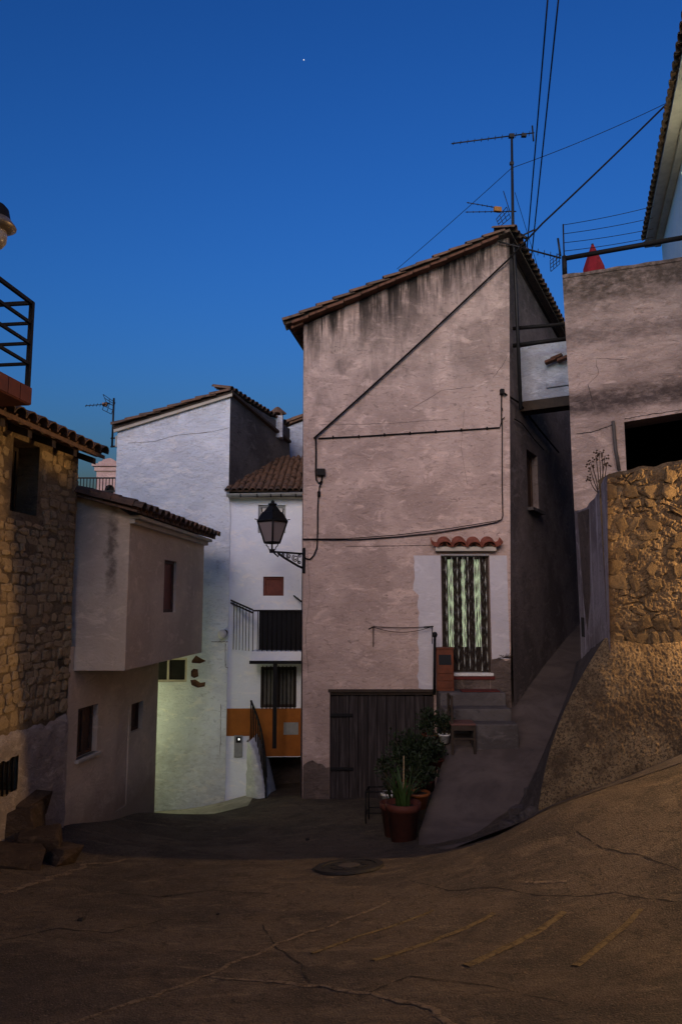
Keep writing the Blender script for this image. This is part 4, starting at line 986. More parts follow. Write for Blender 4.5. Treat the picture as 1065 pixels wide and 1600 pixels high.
# gable house aerial
p0 = WG.P(176, 698, -.2); ae = empty('aerial', p0, 'aerial with a wire mesh reflector on the white gable corner', 'aerial')
YG = 14.2
obj('mast', MB().tube([atY(175,698,YG), atY(178,622,YG)], .02, 6), M['alu'], ae)
obj('bracket', bar(MB(), atY(173,698,YG), atY(186,697,YG), .02), M['alu'], ae); obj('bracket', bar(MB(), atY(173,685,YG), atY(186,684,YG), .016), M['alu'], ae)
obj('box', MB().box(atY(185,690,YG), .1, .1, .22), M['grey_metal'], ae)
yagi(ae, atY(133,634,YG-.2), atY(172,631,YG), 7, .09, (.4,0,1), .008)
obj('amplifier', MB().box(atY(164,632,YG), .09, .07, .06), plain('brown_box', (.18,.08,.04), .6), ae)
for c4 in (((161,615),(180,629),(176,622),(163,628)),):
    g = MB()
    for (a, b_, c_, d4) in (((161,616),(180,629),(178,634),(166,628)), ((164,628),(178,634),(174,647),(160,640))):
        P4 = [atY(*k, YG) for k in (a, b_, c_, d4)]
        for t in (0,.5,1): bar(g, P4[0].lerp(P4[1],t*1.0), P4[3].lerp(P4[2],t*1.0), .006, 4); bar(g, P4[0].lerp(P4[3],t), P4[1].lerp(P4[2],t), .006, 4)
    obj('reflector_mesh', g, M['alu'], ae)

WL = Frame(0, 14.03, 1, .03); WL.n = Vector((WL.u.y, -WL.u.x, 0))
lo = empty('low_house', WL.at(-1.2, -1.8, -.5), 'low white house with an orange dado, grilled window and balcony', 'house')
lx0, lx1 = WL.px(355, 900)[0], WL.px(520, 900)[0]; lz = WL.px(400, 775)[1]
wa = rect(WL, 403, 789, 446, 833); wb = rect(WL, 411, 901, 443, 931); wc_ = rect(WL, 407, 1042, 463, 1106); pas = rect(WL, 414, 1183, 500, 1290)
obj('front_wall', MB().panel(WL, [(lx0,-2.8),(lx1,-2.8),(lx1,lz),(lx0,lz)], [rloop(wa), rloop(wb), rloop(wc_), rloop(pas)], 0, .13), M['white_low'], lo)
obj('passage_back', MB().obox(WL.at(pas[0]-.3, -2.8, -1.2), WL.u*1.8, Vector((0,0,2.6)), WL.n*.04), M['plinth'], lo)
window_in(lo, WL, *wa, .10, M['grey_metal'], M['white_metal']); window_in(lo, WL, *wb, .10, M['shutter_red'], M['shutter_red'], mid=False)
window_in(lo, WL, *wc_, .05, M['wood_dark'], plain('grey_green_shutter', (.10,.10,.085), .7), bars=9, fw=.06)
dz_ = (WL.px(420,1107)[1], WL.px(420,1150)[1], WL.px(420,1182)[1])
xg = WL.px(390,1120)[0]
obj('dado', MB().slab(WL, [(lx0+.001,dz_[1]), (xg,dz_[1]), (xg,dz_[2]), (lx1,dz_[2]), (lx1,dz_[0]), (lx0+.001,dz_[0])], .006, .004), M['orange_dado'], lo)
obj('wall_vent', MB().slab(WL, rloop(rect(WL, 443, 1129, 466, 1148)), .016, .012), M['grey_metal'], lo)
mbx = rect(WL, 366, 1149, 379, 1183); mp = obj('meter_box', MB().slab(WL, rloop(mbx), .05, .05), M['grey_metal'], lo, bevel=.006)
obj('display', MB().slab(WL, rloop(rect(WL, 369, 1151, 377, 1160)), .056, .005), M['void'], mp)
obj('indicator', MB().slab(WL, rloop(rect(WL, 372.5, 1153, 375, 1156)), .06, .003), emit('indicator_light', (1,1,.95), 1.0), mp)
# roof of the low house: real tile rows
e_l, e_r = WL.P(351, 768, .15), WL.P(520, 768, .15); tb = atY(440, 716, 16.6); rp = Vector((0, 16.6-e_l.y, tb.z-e_l.z))
lroof = obj('roof', quadroof(MB(), e_l, e_r, e_r+rp, e_l+rp, .02), M['tile'], lo)
rl_ = rp.length; rn = rp.normalized(); fld = MB(); tv = [v.co.copy() for v in TILE.vertices]; tf = [tuple(p.vertices) for p in TILE.polygons]
TS = .62; cols = int((e_r-e_l).x/(.19*TS))
zx = Vector((1,0,0)); zz_ = zx.cross(rn); mt = Matrix((zx, rn, zz_)).transposed()
for c_ in range(cols):
    for r_ in range(int(rl_/(.3*TS))):
        p = e_l+zx*(.06+.19*TS*c_+random.uniform(-.01,.01))+rn*(.3*TS*r_-.04)+zz_*(.035+random.uniform(-.008,.012))
        if r_ == 0: place_tile(lroof, p, -rn, zx, TILE, TS, .06)
        else:
            rz_ = Matrix.Rotation(random.uniform(-.05,.05), 3, 'Z'); fld.add([p+mt@(rz_@v)*TS for v in tv], tf, True)
obj('tile_field', fld, M['tile'], lroof, kind='stuff')
gp = [WL.P(354,772,.24), WL.P(476,770,.24)]; gt = MB(); r_ = .05; rws = []
for p in gp: rws.append([p+Vector((0, r_*math.cos(a), r_*math.sin(a))) for a in [math.pi+math.pi*k/8 for k in range(9)]])
gt.grid(rws); gt.grid([[p+Vector((0,0,.004)) for p in r] for r in rws]); gut = obj('gutter', gt, M['zinc'], lo)
for x in (376, 402, 423, 439, 462): p = WL.P(x, 772, .24); obj('gutter_bracket', MB().tube([p+Vector((0,.055*math.cos(a),.055*math.sin(a))) for a in [math.pi+math.pi*k/8 for k in range(9)]], .009, 4), M['pipe'], gut)
obj('soffit', MB().obox(WL.at(lx0, lz-.05, .0), WL.u*(lx1-lx0), WL.n*.15, Vector((0,0,.05))), M['cream_trim'], lo)
# balcony
BY = 13.3
bx0, bx1 = atY(392, 1000, BY).x, 1.0
btop, bfl, bbot = atY(420,953,BY).z, atY(420,1018,BY).z, atY(420,1033,BY).z
bal = obj('balcony', MB().obox((bx0, BY, bbot), (bx1-bx0,0,0), (0,WL.at(-1,0).y-BY-.02,0), (0,0,bfl-bbot)), M['white_low'], lo)
obj('edge_beam', MB().obox((bx0-.02, BY-.03, bbot-.05), (bx1-bx0,0,0), (0,.07,0), (0,0,.055)), M['iron'], bal)
rb_ = obj('railing', MB().obox((bx0+.02, BY, btop-.03), (bx1-bx0,0,0), (0,.03,0), (0,0,.03)), M['iron'], lo)
for k in range(16): obj('baluster', bar(MB(), (bx0+.03+.085*k, BY+.015, bfl), (bx0+.03+.085*k, BY+.015, btop), .008), M['iron'], rb_)
obj('screen', MB().obox((atY(404,980,BY).x, BY+.035, bfl+.02), (bx1-bx0,0,0), (0,.01,0), (0,0,btop-bfl-.03)), M['black_cloth'], rb_)
ws = WL.P(361, 938, .01); fs = Vector((bx0+.02, BY+.01, btop))
for dz in (0, .05): obj('side_rail', bar(MB(), ws+Vector((0,0,-dz)), fs+Vector((0,0,-dz)), .017), M['iron'], rb_)
for k in range(1, 7): p = ws.lerp(fs, k/7); obj('baluster', bar(MB(), (p.x, p.y, bfl), p, .007), M['iron'], rb_)
obj('support_post', MB().obox((atY(429,1100,BY).x-.035, BY, atY(429,1170,BY).z), (.07,0,0), (0,.07,0), (0,0,bbot-.05-atY(429,1170,BY).z)), M['iron'], lo)
obj('stay', bar(MB(), WL.P(459,931,.02), atY(476,944,13.6), .016), M['iron'], lo)
# stub wall and stair rail by the passage
g0_ = atY(386,1158,13.6)
rws = []
for k in range(13):
    t = k/12; y = 1158+(1262-1158)*t; xl = 386-2*t; xr_ = 390+30*t**.7
    a, b_ = atY(xl, y, 13.75), atY(xr_, y, 13.25); r = []
    for j in range(9):
        u = j/8; p = a.lerp(b_, u); p.y += -.16*math.sin(math.pi*u)+.03*noise.noise((p.x*9, p.z*7, 0)); p.x += .02*noise.noise((p.z*8, u*3, 5)); r.append(p)
    r = [Vector((a.x, 14.2, a.z))]+r+[Vector((b_.x+.05, 14.2, b_.z))]
    rws.append(r)
obj('stub_wall', MB().grid(rws), M['white_g'], label='flared whitewashed stub wall at the head of the lower stairs', cat='wall')
gt_ = empty('stair_rail', atY(412, 1262, 13.2), 'curved black iron stair railing beside the orange dado', 'railing')
cur = [(392,1095),(397,1108),(403,1124),(408,1142),(412,1165),(415,1190),(416,1215)]
topc = [atY(x, y, 13.75-.6*i/6) for i, (x, y) in enumerate(cur)]
obj('top_rail', MB().tube(topc, .02, 6), M['iron'], gt_)
botc = [p+Vector((0,0,-.78)) for p in topc]
obj('bottom_rail', MB().tube(botc, .015, 6), M['iron'], gt_)
for i in range(13):
    s = i/12*6; k = min(int(s), 5); t = s-k; obj('baluster', bar(MB(), botc[k].lerp(botc[k+1], t), topc[k].lerp(topc[k+1], t), .011), M['iron'], gt_)
# farther house behind the low roof
FH = Frame(0, 17.6, 1, 0); a, b_ = FH.px(436, 672), FH.px(520, 640)
fh = empty('far_house', FH.at(a[0]+.6, -1.5), 'weathered bluish white house end rising behind the low tiled roof', 'house')
obj('wall', MB().panel(FH, [(a[0],-2),(b_[0],-2),b_,a]).poly(FH.at(a[0],-2), FH.at(*a), FH.at(*a,-4), FH.at(a[0],-2,-4)), M['bluegrey'], fh)
f0, f1 = FH.P(436, 668, .1), FH.P(520, 636, .1); fr_ = obj('roof', quadroof(MB(), f0, f1, f1+Vector((0,4,0)), f0+Vector((0,4,0)), .05), M['tile'], fh)
for i in range(4): place_tile(fr_, f0+(f1-f0)*(i/4)+Vector((0,.06,.05)), -(f1-f0), (0,1,0), TILE2, 1.05, .03)
# terrace with balustrade and the bell tower beyond
TF = Frame(0, 24, 1, 0)
te = empty('roof_terrace', TF.P(150, 800), 'flat roof terrace edged by an iron balustrade before the tower', 'terrace')
t0, t1 = TF.P(95, 771), TF.P(200, 771)
obj('wall', MB().obox((t0.x, 24, -2), (t1.x-t0.x,0,0), (0,4,0), (0,0,t0.z+2)), M['bluegrey'], te)
rt = atY(150, 746, 24).z
rl2 = obj('balustrade', MB().obox((t0.x,23.98,rt-.04), (t1.x-t0.x,0,0), (0,.05,0), (0,0,.045)).obox((t0.x,23.98,t0.z+.06), (t1.x-t0.x,0,0), (0,.05,0), (0,0,.04)), M['iron'], te)
for k in range(22): x = t0.x+(t1.x-t0.x)*k/21; obj('baluster', bar(MB(), (x,24,t0.z), (x,24,rt), .016, 4), M['iron'], rl2)
TW = Frame(0, 46, 1, 0); to = empty('bell_tower', TW.P(165,775), 'pink church tower with a moulded cornice beyond the balustrade', 'tower')
def tw(x,y): return TW.px(x,y)
x0t, x1t = tw(150,760)[0], tw(196,760)[0]
body = [(x0t,-6),(x1t,-6),(x1t,tw(150,726)[1]),(x0t,tw(150,726)[1])]
hole = [(tw(171,766)[0]+.32*math.cos(a), tw(171,766)[1]+.36*math.sin(a)) for a in [2*math.pi*k/14 for k in range(14)]]
obj('shaft', MB().panel(TW, body, [hole], 0, .4).poly(*[TW.at(x1t,z,d) for z,d in ((-6,0),(tw(150,726)[1],0),(tw(150,726)[1],-3),(-6,-3))]), M['tower'], to)
obj('opening', MB().obox(TW.at(tw(171,766)[0]-.5, tw(171,766)[1]-.5, -.45), TW.u, Vector((0,0,1)), TW.n*.04), M['void'], to)
for y0, y1, e in ((729,725,.25),(736,730,.12)): 
    obj('cornice', MB().obox(TW.at(x0t-e, tw(150,y0)[1], e), TW.u*(x1t-x0t+2*e), Vector((0,0,tw(150,y1)[1]-tw(150,y0)[1])), -TW.n*(3+e)), M['tower'], to)
pd = [tw(153,725)]+[(tw(x,y)) for x,y in ((153,721),(158,720),(161,717),(166,716),(171,715),(176,717),(180,720),(186,721),(196,721),(196,725))]
obj('pediment', MB().slab(TW, pd, -.1, .5), M['tower'], to)
obj('pinnacle', MB().lathe([(.18,0),(.2,.3),(.1,.5),(.16,.7),(0,.95)], TW.at(tw(185,722)[0], tw(185,722)[1], -.3), 8), M['tower'], to)

# ================================================================== terrace house on the right (upper wall)
RC = atY(893, 700, 10.5)
RW = Frame(RC.x, 10.5, .93, -.37); RW.n = Vector((RW.u.y, -RW.u.x, 0))
rh = empty('terrace_house', RW.at(1.5, 0, -1), 'weathered peach terrace house with a wide black opening', 'house')
tz0, tz1 = RW.px(878, 430), RW.px(1065, 402)
ur = 4.6
op = rect(RW, 977, 652, 1150, 765); osl = .035
oph = [(op[0], op[1]-.5), (op[2], op[1]-.5), (op[2], op[3]+.12), (op[0], op[3])]
sl_ = (tz1[1]-tz0[1])/(tz1[0]-tz0[0])
M['pink_r'] = plaster('stained_peach_render', (.49,.37,.315), (.36,.27,.23), (.08,.06,.05), .8, .9, seed=41,
    extra=chain(band(tz0[1]-.62, tz0[1]+.6, .55, .93, (.075,.058,.045), 2.2, 1.4, .02), band(tz0[1]-1.12, tz0[1]-.85, .22, .6, (.10,.075,.065), 5, 2.5), band(op[3]-.02, op[3]+.34, .2, .85, (.07,.05,.045), 4, 2.2, .05), band(op[3]+.02, op[3]+.22, .12, .5, (.05,.04,.04), 6, 3, .05)))
lft = [RW.px(x, y) for x, y in ((900,830),(897,800),(893,720),(888,600),(882,500))]
obj('front_wall', MB().panel(RW, [(lft[0][0], -1.5), (ur,-1.5), (ur, tz0[1]+sl_*ur), tz0]+lft[::-1], [oph], 0, .45), M['pink_r'], rh)
RS = Frame(RC.x, 10.5, .555, 1, True)
if RS.n.x > 0: RS.n = -RS.n
rt_ = RW.at(*tz0); rbm = RW.at(lft[0][0], -1.5); rbv = Vector((.555,1,0)).normalized()*9
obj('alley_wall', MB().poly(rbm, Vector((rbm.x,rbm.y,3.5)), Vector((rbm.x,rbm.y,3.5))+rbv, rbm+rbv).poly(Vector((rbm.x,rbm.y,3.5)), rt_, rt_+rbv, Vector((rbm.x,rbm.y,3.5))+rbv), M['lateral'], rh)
cp = RW.at(*tz0); cp2 = RW.at(ur, tz0[1]+sl_*ur)
b = MB(); N_ = 60; rws = []
for k in range(N_+1):
    p = cp.lerp(cp2, k/N_); j = .02*noise.noise((k*.35, 0, 0))
    rws.append([p+RW.n*.012+Vector((0,0,-.05)), p+RW.n*.014+Vector((0,0,.0+j)), p-RW.n*.06+Vector((0,0,.03+j)), p-RW.n*.3+Vector((0,0,.0)), p-RW.n*.3+Vector((0,0,-.1))])
obj('coping', b.grid(rws), M['pink_r'], rh)
fl = tz0[1]-.75
b = MB().poly(*[p+Vector((0,0,0)) for p in (RW.at(0,fl,-.3), RW.at(ur,fl,-.3), RW.at(ur,fl,-9), Vector((rt_.x+rbv.x, rt_.y+rbv.y, fl)))])
obj('terrace_floor', b, M['concrete'], rh)
ib = MB(); u0, u1, z0, z1 = op[0]-.3, ur, op[1]-1.0, op[3]+.5
ib.obox(RW.at(u0, z0, -3.0), RW.u*(u1-u0), Vector((0,0,z1-z0)), RW.n*.05); ib.obox(RW.at(u0, z1, -3.0), RW.u*(u1-u0), Vector((0,0,.05)), RW.n*2.52); ib.obox(RW.at(u0, z0, -3.0), RW.u*.05, Vector((0,0,z1-z0)), RW.n*2.5)
obj('dark_room', ib, M['void'], rh)
dpi = [RW.P(957,658,.06), RW.P(958,663,.06), RW.P(961,700,.07), RW.P(967,735,.07)]
obj('drain_pipe', MB().tube(dpi, .026, 8), plain('rusty_pipe', (.07,.06,.055), .7), rh)
for pts, w_ in ((((900,678),(925,675),(945,668),(957,664)), .012), (((925,625),(918,600),(935,585),(930,560),(945,560),(975,562)), .004), (((918,600),(928,640)), .004), (((975,655),(1000,650),(1065,640)), .008)):
    obj('crack', crack(RW, pts, w_, .004), M['crack'], rh)
# terrace rail, washing wires, closed parasol
tr = empty('terrace_rail', RW.P(882,428,-.1), 'thick dark pipe handrail on the terrace parapet', 'railing')
a, b_ = RW.P(880,404,-.1), RW.P(1100,365,-.1)
obj('handrail', bar(MB(), a, b_, .038, 8), M['pipe'], tr); obj('post', bar(MB(), RW.P(882,430,-.1), RW.P(881,400,-.1), .038, 8), M['pipe'], tr); obj('post', bar(MB(), b_+Vector((0,0,-.4)), b_, .038, 8), M['pipe'], tr)
wl_ = empty('washing_wires', RW.P(880,400,-.12), 'four thin washing wires stretched from a slim post above the terrace rail', 'washing line')
obj('post', bar(MB(), RW.P(881,402,-.12), RW.P(879.5,350,-.12), .012), M['pipe'], wl_)
for y0, y1 in ((351,322),(365,340),(379,357),(392,370)): obj('wire', MB().tube(sag(RW.P(880,y0,-.12), atY(1020,y1,11.5), .02), .005, 4), M['cable'], wl_)
pp = atY(928, 424, 11.2); ptop = atY(925, 379, 11.2); fp = Vector((ptop.x+.02, 11.2, fl))
pa = empty('closed_parasol', fp, 'folded red parasol standing on the terrace behind the rail', 'parasol')
rws = []
for i in range(9):
    t = i/8; z = ptop.z-.02-t*1.15; r = []
    for k in range(25):
        q = 2*math.pi*k/24; rad = (.012+.155*min(t*2.6,1)-.06*max(0,t-.45))*(1+.10*math.cos(8*q+t*2)); r.append(Vector((ptop.x+.02*t+rad*math.cos(q), 11.2+rad*math.sin(q), z)))
    rws.append(r)
obj('canopy', MB().grid(rws), M['red_cloth'], pa); obj('pole', bar(MB(), fp, ptop+Vector((0,0,-.02)), .02, 8), M['wood_dark'], pa)
obj('base', MB().lathe([(0,.06),(.1,.06),(.22,.04),(.24,0)], fp, 16), M['concrete'], pa)

# upper house at the right edge ---------------------------------------
ev0, ev1 = atY(1065, 58, 10.1), atY(1007, 397, 16.2); ez_ = (ev0.z+ev1.z)/2
E0, E1 = Vector((ev0.x, ev0.y, ez_)), Vector((ev1.x, ev1.y, ez_)); ed = (E1-E0).normalized(); E0 = E0-ed*3
en = Vector((ed.y, -ed.x, 0))                               # to the right, into the house
uh = empty('upper_house', Vector((E1.x+1.5, E1.y-2, fl)), 'tall white house with a broad tiled eave above the terrace', 'house')
UW = Frame((E0+en*.34).x, (E0+en*.34).y, ed.x, ed.y, True)
if UW.n.x > 0: UW.n = -UW.n
Lw = (E1-E0).length-.25
uwin = (Lw-2.6, ez_-3.6, Lw-1.7, ez_-2.2)
obj('wall', MB().panel(UW, [(0,fl-.5),(Lw,fl-.5),(Lw,ez_),(0,ez_)], [rloop(uwin)], 0, .2).poly(UW.at(Lw,fl-.5), UW.at(Lw,ez_), UW.at(Lw,ez_,-5), UW.at(Lw,fl-.5,-5)), M['white_low'], uh)
window_in(uh, UW, *uwin, .15, M['shutter'], M['glass'])
pit = en+Vector((0,0,.32))
ur_ = obj('roof', quadroof(MB(), E0, E1, E1+pit*4, E0+pit*4, .05), M['tile'], uh)
obj('soffit', MB().obox(E0+Vector((0,0,-.05)), E1-E0, en*.34, Vector((0,0,.04))), M['cream_trim'], uh)
obj('soffit_moulding', MB().obox(E0+en*.2+Vector((0,0,-.14)), (E1-E0)*.985, en*.139, Vector((0,0,.105))), M['cream_trim'], uh, bevel=.02)
LL = (E1-E0).length
for i in range(int(LL/.21)):
    p = E0+ed*(.1+.21*i)-en*.06+Vector((0,0,.06)); place_tile(ur_, p, -pit, ed, TILE2, 1, .04)
    place_tile(ur_, p+ed*.105+en*.04+Vector((0,0,.015)), -pit, ed, TILE2, 1, .04, True)
lp_ = UW.P(1056, 378, .22)
ul = empty('door_lamp', lp_, 'lit globe wall lamp glowing on the upper white house under its eave', 'lamp')
lp_ = UW.at(4.2, 8.6, .2); ul.location = lp_
obj('globe', MB().lathe([(0,-.07),(.05,-.05),(.07,0),(.05,.05),(0,.07)], lp_, 12), emit('lit_globe', (1,.95,.75), 1.0), ul)
obj('arm', MB().tube([lp_+Vector((0,0,-.07)), lp_+Vector((0,0,-.1)), lp_-UW.n*.18+Vector((0,0,-.1))], .012, 5), M['iron'], ul)
ld = bpy.data.lights.new('door_lamp_light', 'POINT'); lo_ = bpy.data.objects.new('door_lamp_light', ld); col.objects.link(lo_); lo_.parent = ul
lo_.location = UW.n*.12+Vector((0,0,.1)); ld.energy = 22; ld.color = (1,.95,.62); ld.shadow_soft_size = .06

# ================================================================== rough retaining wall in front, with its sloping foot
WC = atY(947, 900, 8.2)
RE = empty('retaining_wall', (WC.x+1.2, 8.2, -.3), 'rough earth-coloured stone retaining wall with a sloping gravel foot', 'wall')
ztopR = atY(1000, 729, 8.2).z
def topz(x):
    b0 = atY(947,741,8.2).z + (atY(1065,718,8.2).z-atY(947,741,8.2).z)*min((x-WC.x)/(atY(1065,718,8.2).x-WC.x), 1.0)
    return b0 + max(0, min((x-4.5)/.5, 1))*1.6 + .03*noise.noise((x*6, 0, 1)) - .06*max(0, 1-(x-WC.x)/.12)  # unseen right end raised to shield the upper wall from lamplight
def rough(x, z):
    q = Vector((x*9, z*12, 3)); v = .022*noise.turbulence(q, 4, False, noise_basis='PERLIN_ORIGINAL', amplitude_scale=.6, frequency_scale=2.3) + .025*noise.noise((x*2.2, z*2.2, 1)) + .012*noise.noise((x*50, z*55, 6))
    wx, wz = .4*noise.noise((x*7,z*7,0)), .4*noise.noise((x*7,z*7,8)); d = noise.voronoi((x*5.0+wx, z*8.5+wz, 0))[0]; e = d[1]-d[0]
    vis = max(0, min(1, .25+2.2*noise.noise((x*2.3, z*2.3, 12))))              # where the mortar has fallen out
    pit = max(0, noise.noise((x*17, z*23, 20))-.22)
    return v*.6 - .03*vis*max(0, 1-e/.085)**.6 - .05*pit
xs_ = [WC.x+.0]+[WC.x+.011*k for k in range(1, 120)]+[WC.x+1.32+.25*k for k in range(1, 18)]
rws = []
zlo = -1.3
for x in xs_:
    r = []; tz = topz(x); edge = max(0, 1-(x-WC.x)/.07)
    lean = lambda z: (atY(945+ (z<2)*0, 900, 8.2).x*0) 
    for j in range(331):
        z = zlo+(tz-zlo)*j/330; k = min((tz-z)/.05, 1.0)
        xx = x + (.045*(1.2-z)*.5 if True else 0)*(1-min((x-WC.x)/1.0, 1))*.5
        r.append(Vector((xx, 8.2-rough(x, z)*(.3+.7*(1-edge))+.05*edge+.05*(1-k), z)))
    r.append(Vector((x, 8.27, tz+.01*noise.noise((x*5,3,3))))); r.append(Vector((x, min(10.2 if x < 4.3 else 8.5, 8.28+(x-WC.x)*2.5), tz)))
    rws.append(r)
sface = obj('stone_face', MB().grid(rws, False), M['earth'], RE)
n = NT('bedded_stone'); x_ = n.t.nodes.new('ShaderNodeObjectInfo').outputs['Random']
c = n.mix((.135,.096,.056), (.078,.055,.033), x_); c = n.mix(c, (.05,.035,.022), n.ramp(n.noise(18, 8, .8, None, .6), .5, .64, 0, .8)); c = n.mix(c, (.26,.20,.125), n.ramp(n.noise(30, 6, .8), .58, .7, 0, .5))
M['bedded'] = n.out(c, .97, n.bump(n.noise(24, 9, .82), 1.0, .03), 0, .08)
STW = []
for me_ in STN[:12]:
    m2 = me_.copy(); m2.name = 'bedded_stone'; m2.materials.clear(); m2.materials.append(M['bedded']); STW.append(m2)
mW = Matrix((Vector((1,0,0)), Vector((0,0,1)), Vector((0,-1,0)))).transposed(); rs2 = random.Random(77); z = .85
while z < 3.2:
    h = rs2.choice((.07,.10,.13,.17)); x = WC.x+.03
    while x < 4.25:
        w_ = rs2.uniform(.08,.26); xc, zc_ = x+w_/2, z+h/2+.04*noise.noise((x*2.5, z*2, 5))
        if zc_+h/2 < topz(xc)-.03 and rs2.random() > .45:
            inst('stone', STW[rs2.randrange(12)], sface, (xc+.0225*(1.2-zc_)*(1-min(xc-WC.x, 1)), 8.2-.006, zc_), (mW @ Matrix.Rotation(rs2.uniform(-.09,.09), 3, 'X') @ Matrix.Rotation(rs2.uniform(-.09,.09), 3, 'Y') @ Matrix.Rotation(rs2.uniform(-.5,.5)+rs2.choice((0, math.pi)), 3, 'Z')).to_euler(), (w_*rs2.uniform(.7,1.05), h*rs2.uniform(.7,1.1), rs2.uniform(.004,.018)))
        x += w_+.012
    z += h*1.0
# left cheek running back to the terrace house
LF = Frame(WC.x, 8.25, RC.x-WC.x, 10.5-8.25, True)
if LF.n.x > 0: LF.n = -LF.n
cheek = [LF.px(x,y) for x,y in ((897,798),(906,797),(916,793),(921,785),(928,779),(936,763),(943,747),(948,742),(950,900),(953,1010),(953,1120),(930,1160),(912,1170),(908,1060),(905,960),(900,860))]
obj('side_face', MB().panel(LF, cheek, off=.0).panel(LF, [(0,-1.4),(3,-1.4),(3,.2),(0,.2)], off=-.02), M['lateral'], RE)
cz = LF.px(915, 985)[1]
obj('niche', MB().slab(LF, rloop(rect(LF, 908, 965, 913, 995)), .004, .003), M['void'], RE)
obj('weathered_patch', MB().slab(LF, [LF.px(*p) for p in ((902,801),(920,795),(921,850),(922,930),(918,985),(912,940),(907,870))], .005, .004), M['plinth'], RE)
# sloping foot, dense gravel surface with rounded left nose
def lerp(a, b_, t): return a+(b_-a)*t
pr = [((950,1000,8.17),(845,1268,7.85)), ((1010,1010,8.17),(950,1226,7.72)), ((1065,1005,8.17),(1065,1178,7.66)), ((1200,1005,8.17),(1200,1125,7.6))]
Apt = [(atY(*a), atY(*b_)) for a, b_ in pr]
rws = []
ns = 260
for i in range(ns+1):
    s = i/ns*(len(Apt)-1); k = min(int(s), len(Apt)-2); t = s-k
    a = Apt[k][0].lerp(Apt[k+1][0], t); b_ = Apt[k][1].lerp(Apt[k+1][1], t); r = []
    for j in range(121):
        v = j/120; p = a.lerp(b_, v); nose = max(0, 1-s/.35)
        bul = .10*math.sin(math.pi*v)*(1-.5*nose); p = p+Vector((-.25*nose*math.sin(math.pi*v)*.6, -bul+.10*nose**2, .02))
        f = .012*noise.noise((p.x*4,p.y*4,p.z*4))+.010*noise.noise((p.x*18,p.z*18,4))+.011*noise.noise((p.x*45,p.z*45,6)); p = p+Vector((0,-.9,.4))*f; r.append(p)
    pe = r[-1]; r.append(pe+Vector((0,.05,-.25))); rws.append(r)
obj('sloping_foot', MB().grid(rws), M['apron'], RE)
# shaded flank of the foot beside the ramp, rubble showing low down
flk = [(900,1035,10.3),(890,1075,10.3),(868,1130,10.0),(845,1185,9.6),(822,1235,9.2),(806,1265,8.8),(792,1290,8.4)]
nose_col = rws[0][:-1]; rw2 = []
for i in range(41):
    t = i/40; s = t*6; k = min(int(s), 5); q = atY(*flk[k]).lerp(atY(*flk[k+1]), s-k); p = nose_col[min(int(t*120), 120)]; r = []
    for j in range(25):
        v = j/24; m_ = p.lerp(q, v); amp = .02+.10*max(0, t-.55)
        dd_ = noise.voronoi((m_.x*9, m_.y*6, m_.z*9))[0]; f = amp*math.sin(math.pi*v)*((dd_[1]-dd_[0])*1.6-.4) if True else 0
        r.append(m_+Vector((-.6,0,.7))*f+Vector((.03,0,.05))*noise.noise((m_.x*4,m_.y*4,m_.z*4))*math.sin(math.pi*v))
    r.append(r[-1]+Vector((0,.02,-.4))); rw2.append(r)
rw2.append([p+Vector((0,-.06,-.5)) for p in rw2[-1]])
obj('shaded_flank', MB().grid(rw2), M['shade_strip_flank'], RE)
# dry weeds on the wall corner
we = empty('dry_weed', atY(938, 765, 8.45), 'dry seeded weed stalks growing from the wall corner', 'weed')
b = MB()
for (x0,y0,x1,y1,x2,y2) in ((934,765,930,740,922,722),(936,766,934,735,930,712),(938,766,938,735,936,713),(940,765,944,735,938,705),(934,768,926,750,921,730),(935,770,925,765,920,745),(941,765,945,745,948,722),(938,768,941,740,945,712)):
    P = [atY(x0,y0,8.45), atY(x1,y1,8.45), atY(x2,y2,8.42)]; q = [P[0].lerp(P[1],t).lerp(P[1].lerp(P[2],t),t) for t in [i/6 for i in range(7)]]; b.tube(q, [.006]*4+[.005,.004,.003], 4)
    for k in range(7):
        c_ = P[2]+Vector((random.uniform(-.05,.05), random.uniform(-.05,.05), random.uniform(-.05,.04))); obj('seed_head', MB().lathe([(0,-.014),(.014,0),(0,.014)], c_, 5), M['dry'], we)
        if k < 3: b.tube([P[2], c_], .002, 3)
obj('stem', b, M['dry'], we)

# ================================================================== potted plants and things along the ramp
def leaf_cloud(mb, c, rx, ry, rz, n_, s, rr):
    for _ in range(n_):
        while True:
            p = Vector((rr.uniform(-1,1), rr.uniform(-1,1), rr.uniform(-1,1)))
            if p.length < 1: break
        p = Vector((p.x*rx, p.y*ry, p.z*rz))*(.55+.45*rr.random())
        d = (p+Vector((rr.uniform(-.2,.2), rr.uniform(-.2,.2), rr.uniform(-.05,.25)))).normalized(); sd_ = d.cross(Vector((rr.uniform(-1,1), rr.uniform(-1,1), rr.uniform(-.3,1)))).normalized()
        l = s*rr.uniform(.35,1.6); a = c+p; u = d.cross(sd_)*l*.15
        mb.add([a, a+d*l*.5+sd_*l*.28+u, a+d*l, a+d*l*.5-sd_*l*.28+u], [(0,1,2),(0,2,3)])
def pot_mesh(c, r, h, rim=True): 
    pr_ = [(0,0),(r*.72,0),(r*.97,h*.82)]+([(r*1.07,h*.82),(r*1.1,h),(r*.97,h)] if rim else [(r,h),(r*.94,h)])+[(r*.9,h*.86),(0,h*.86)]
    return MB().lathe(pr_, c, 22)
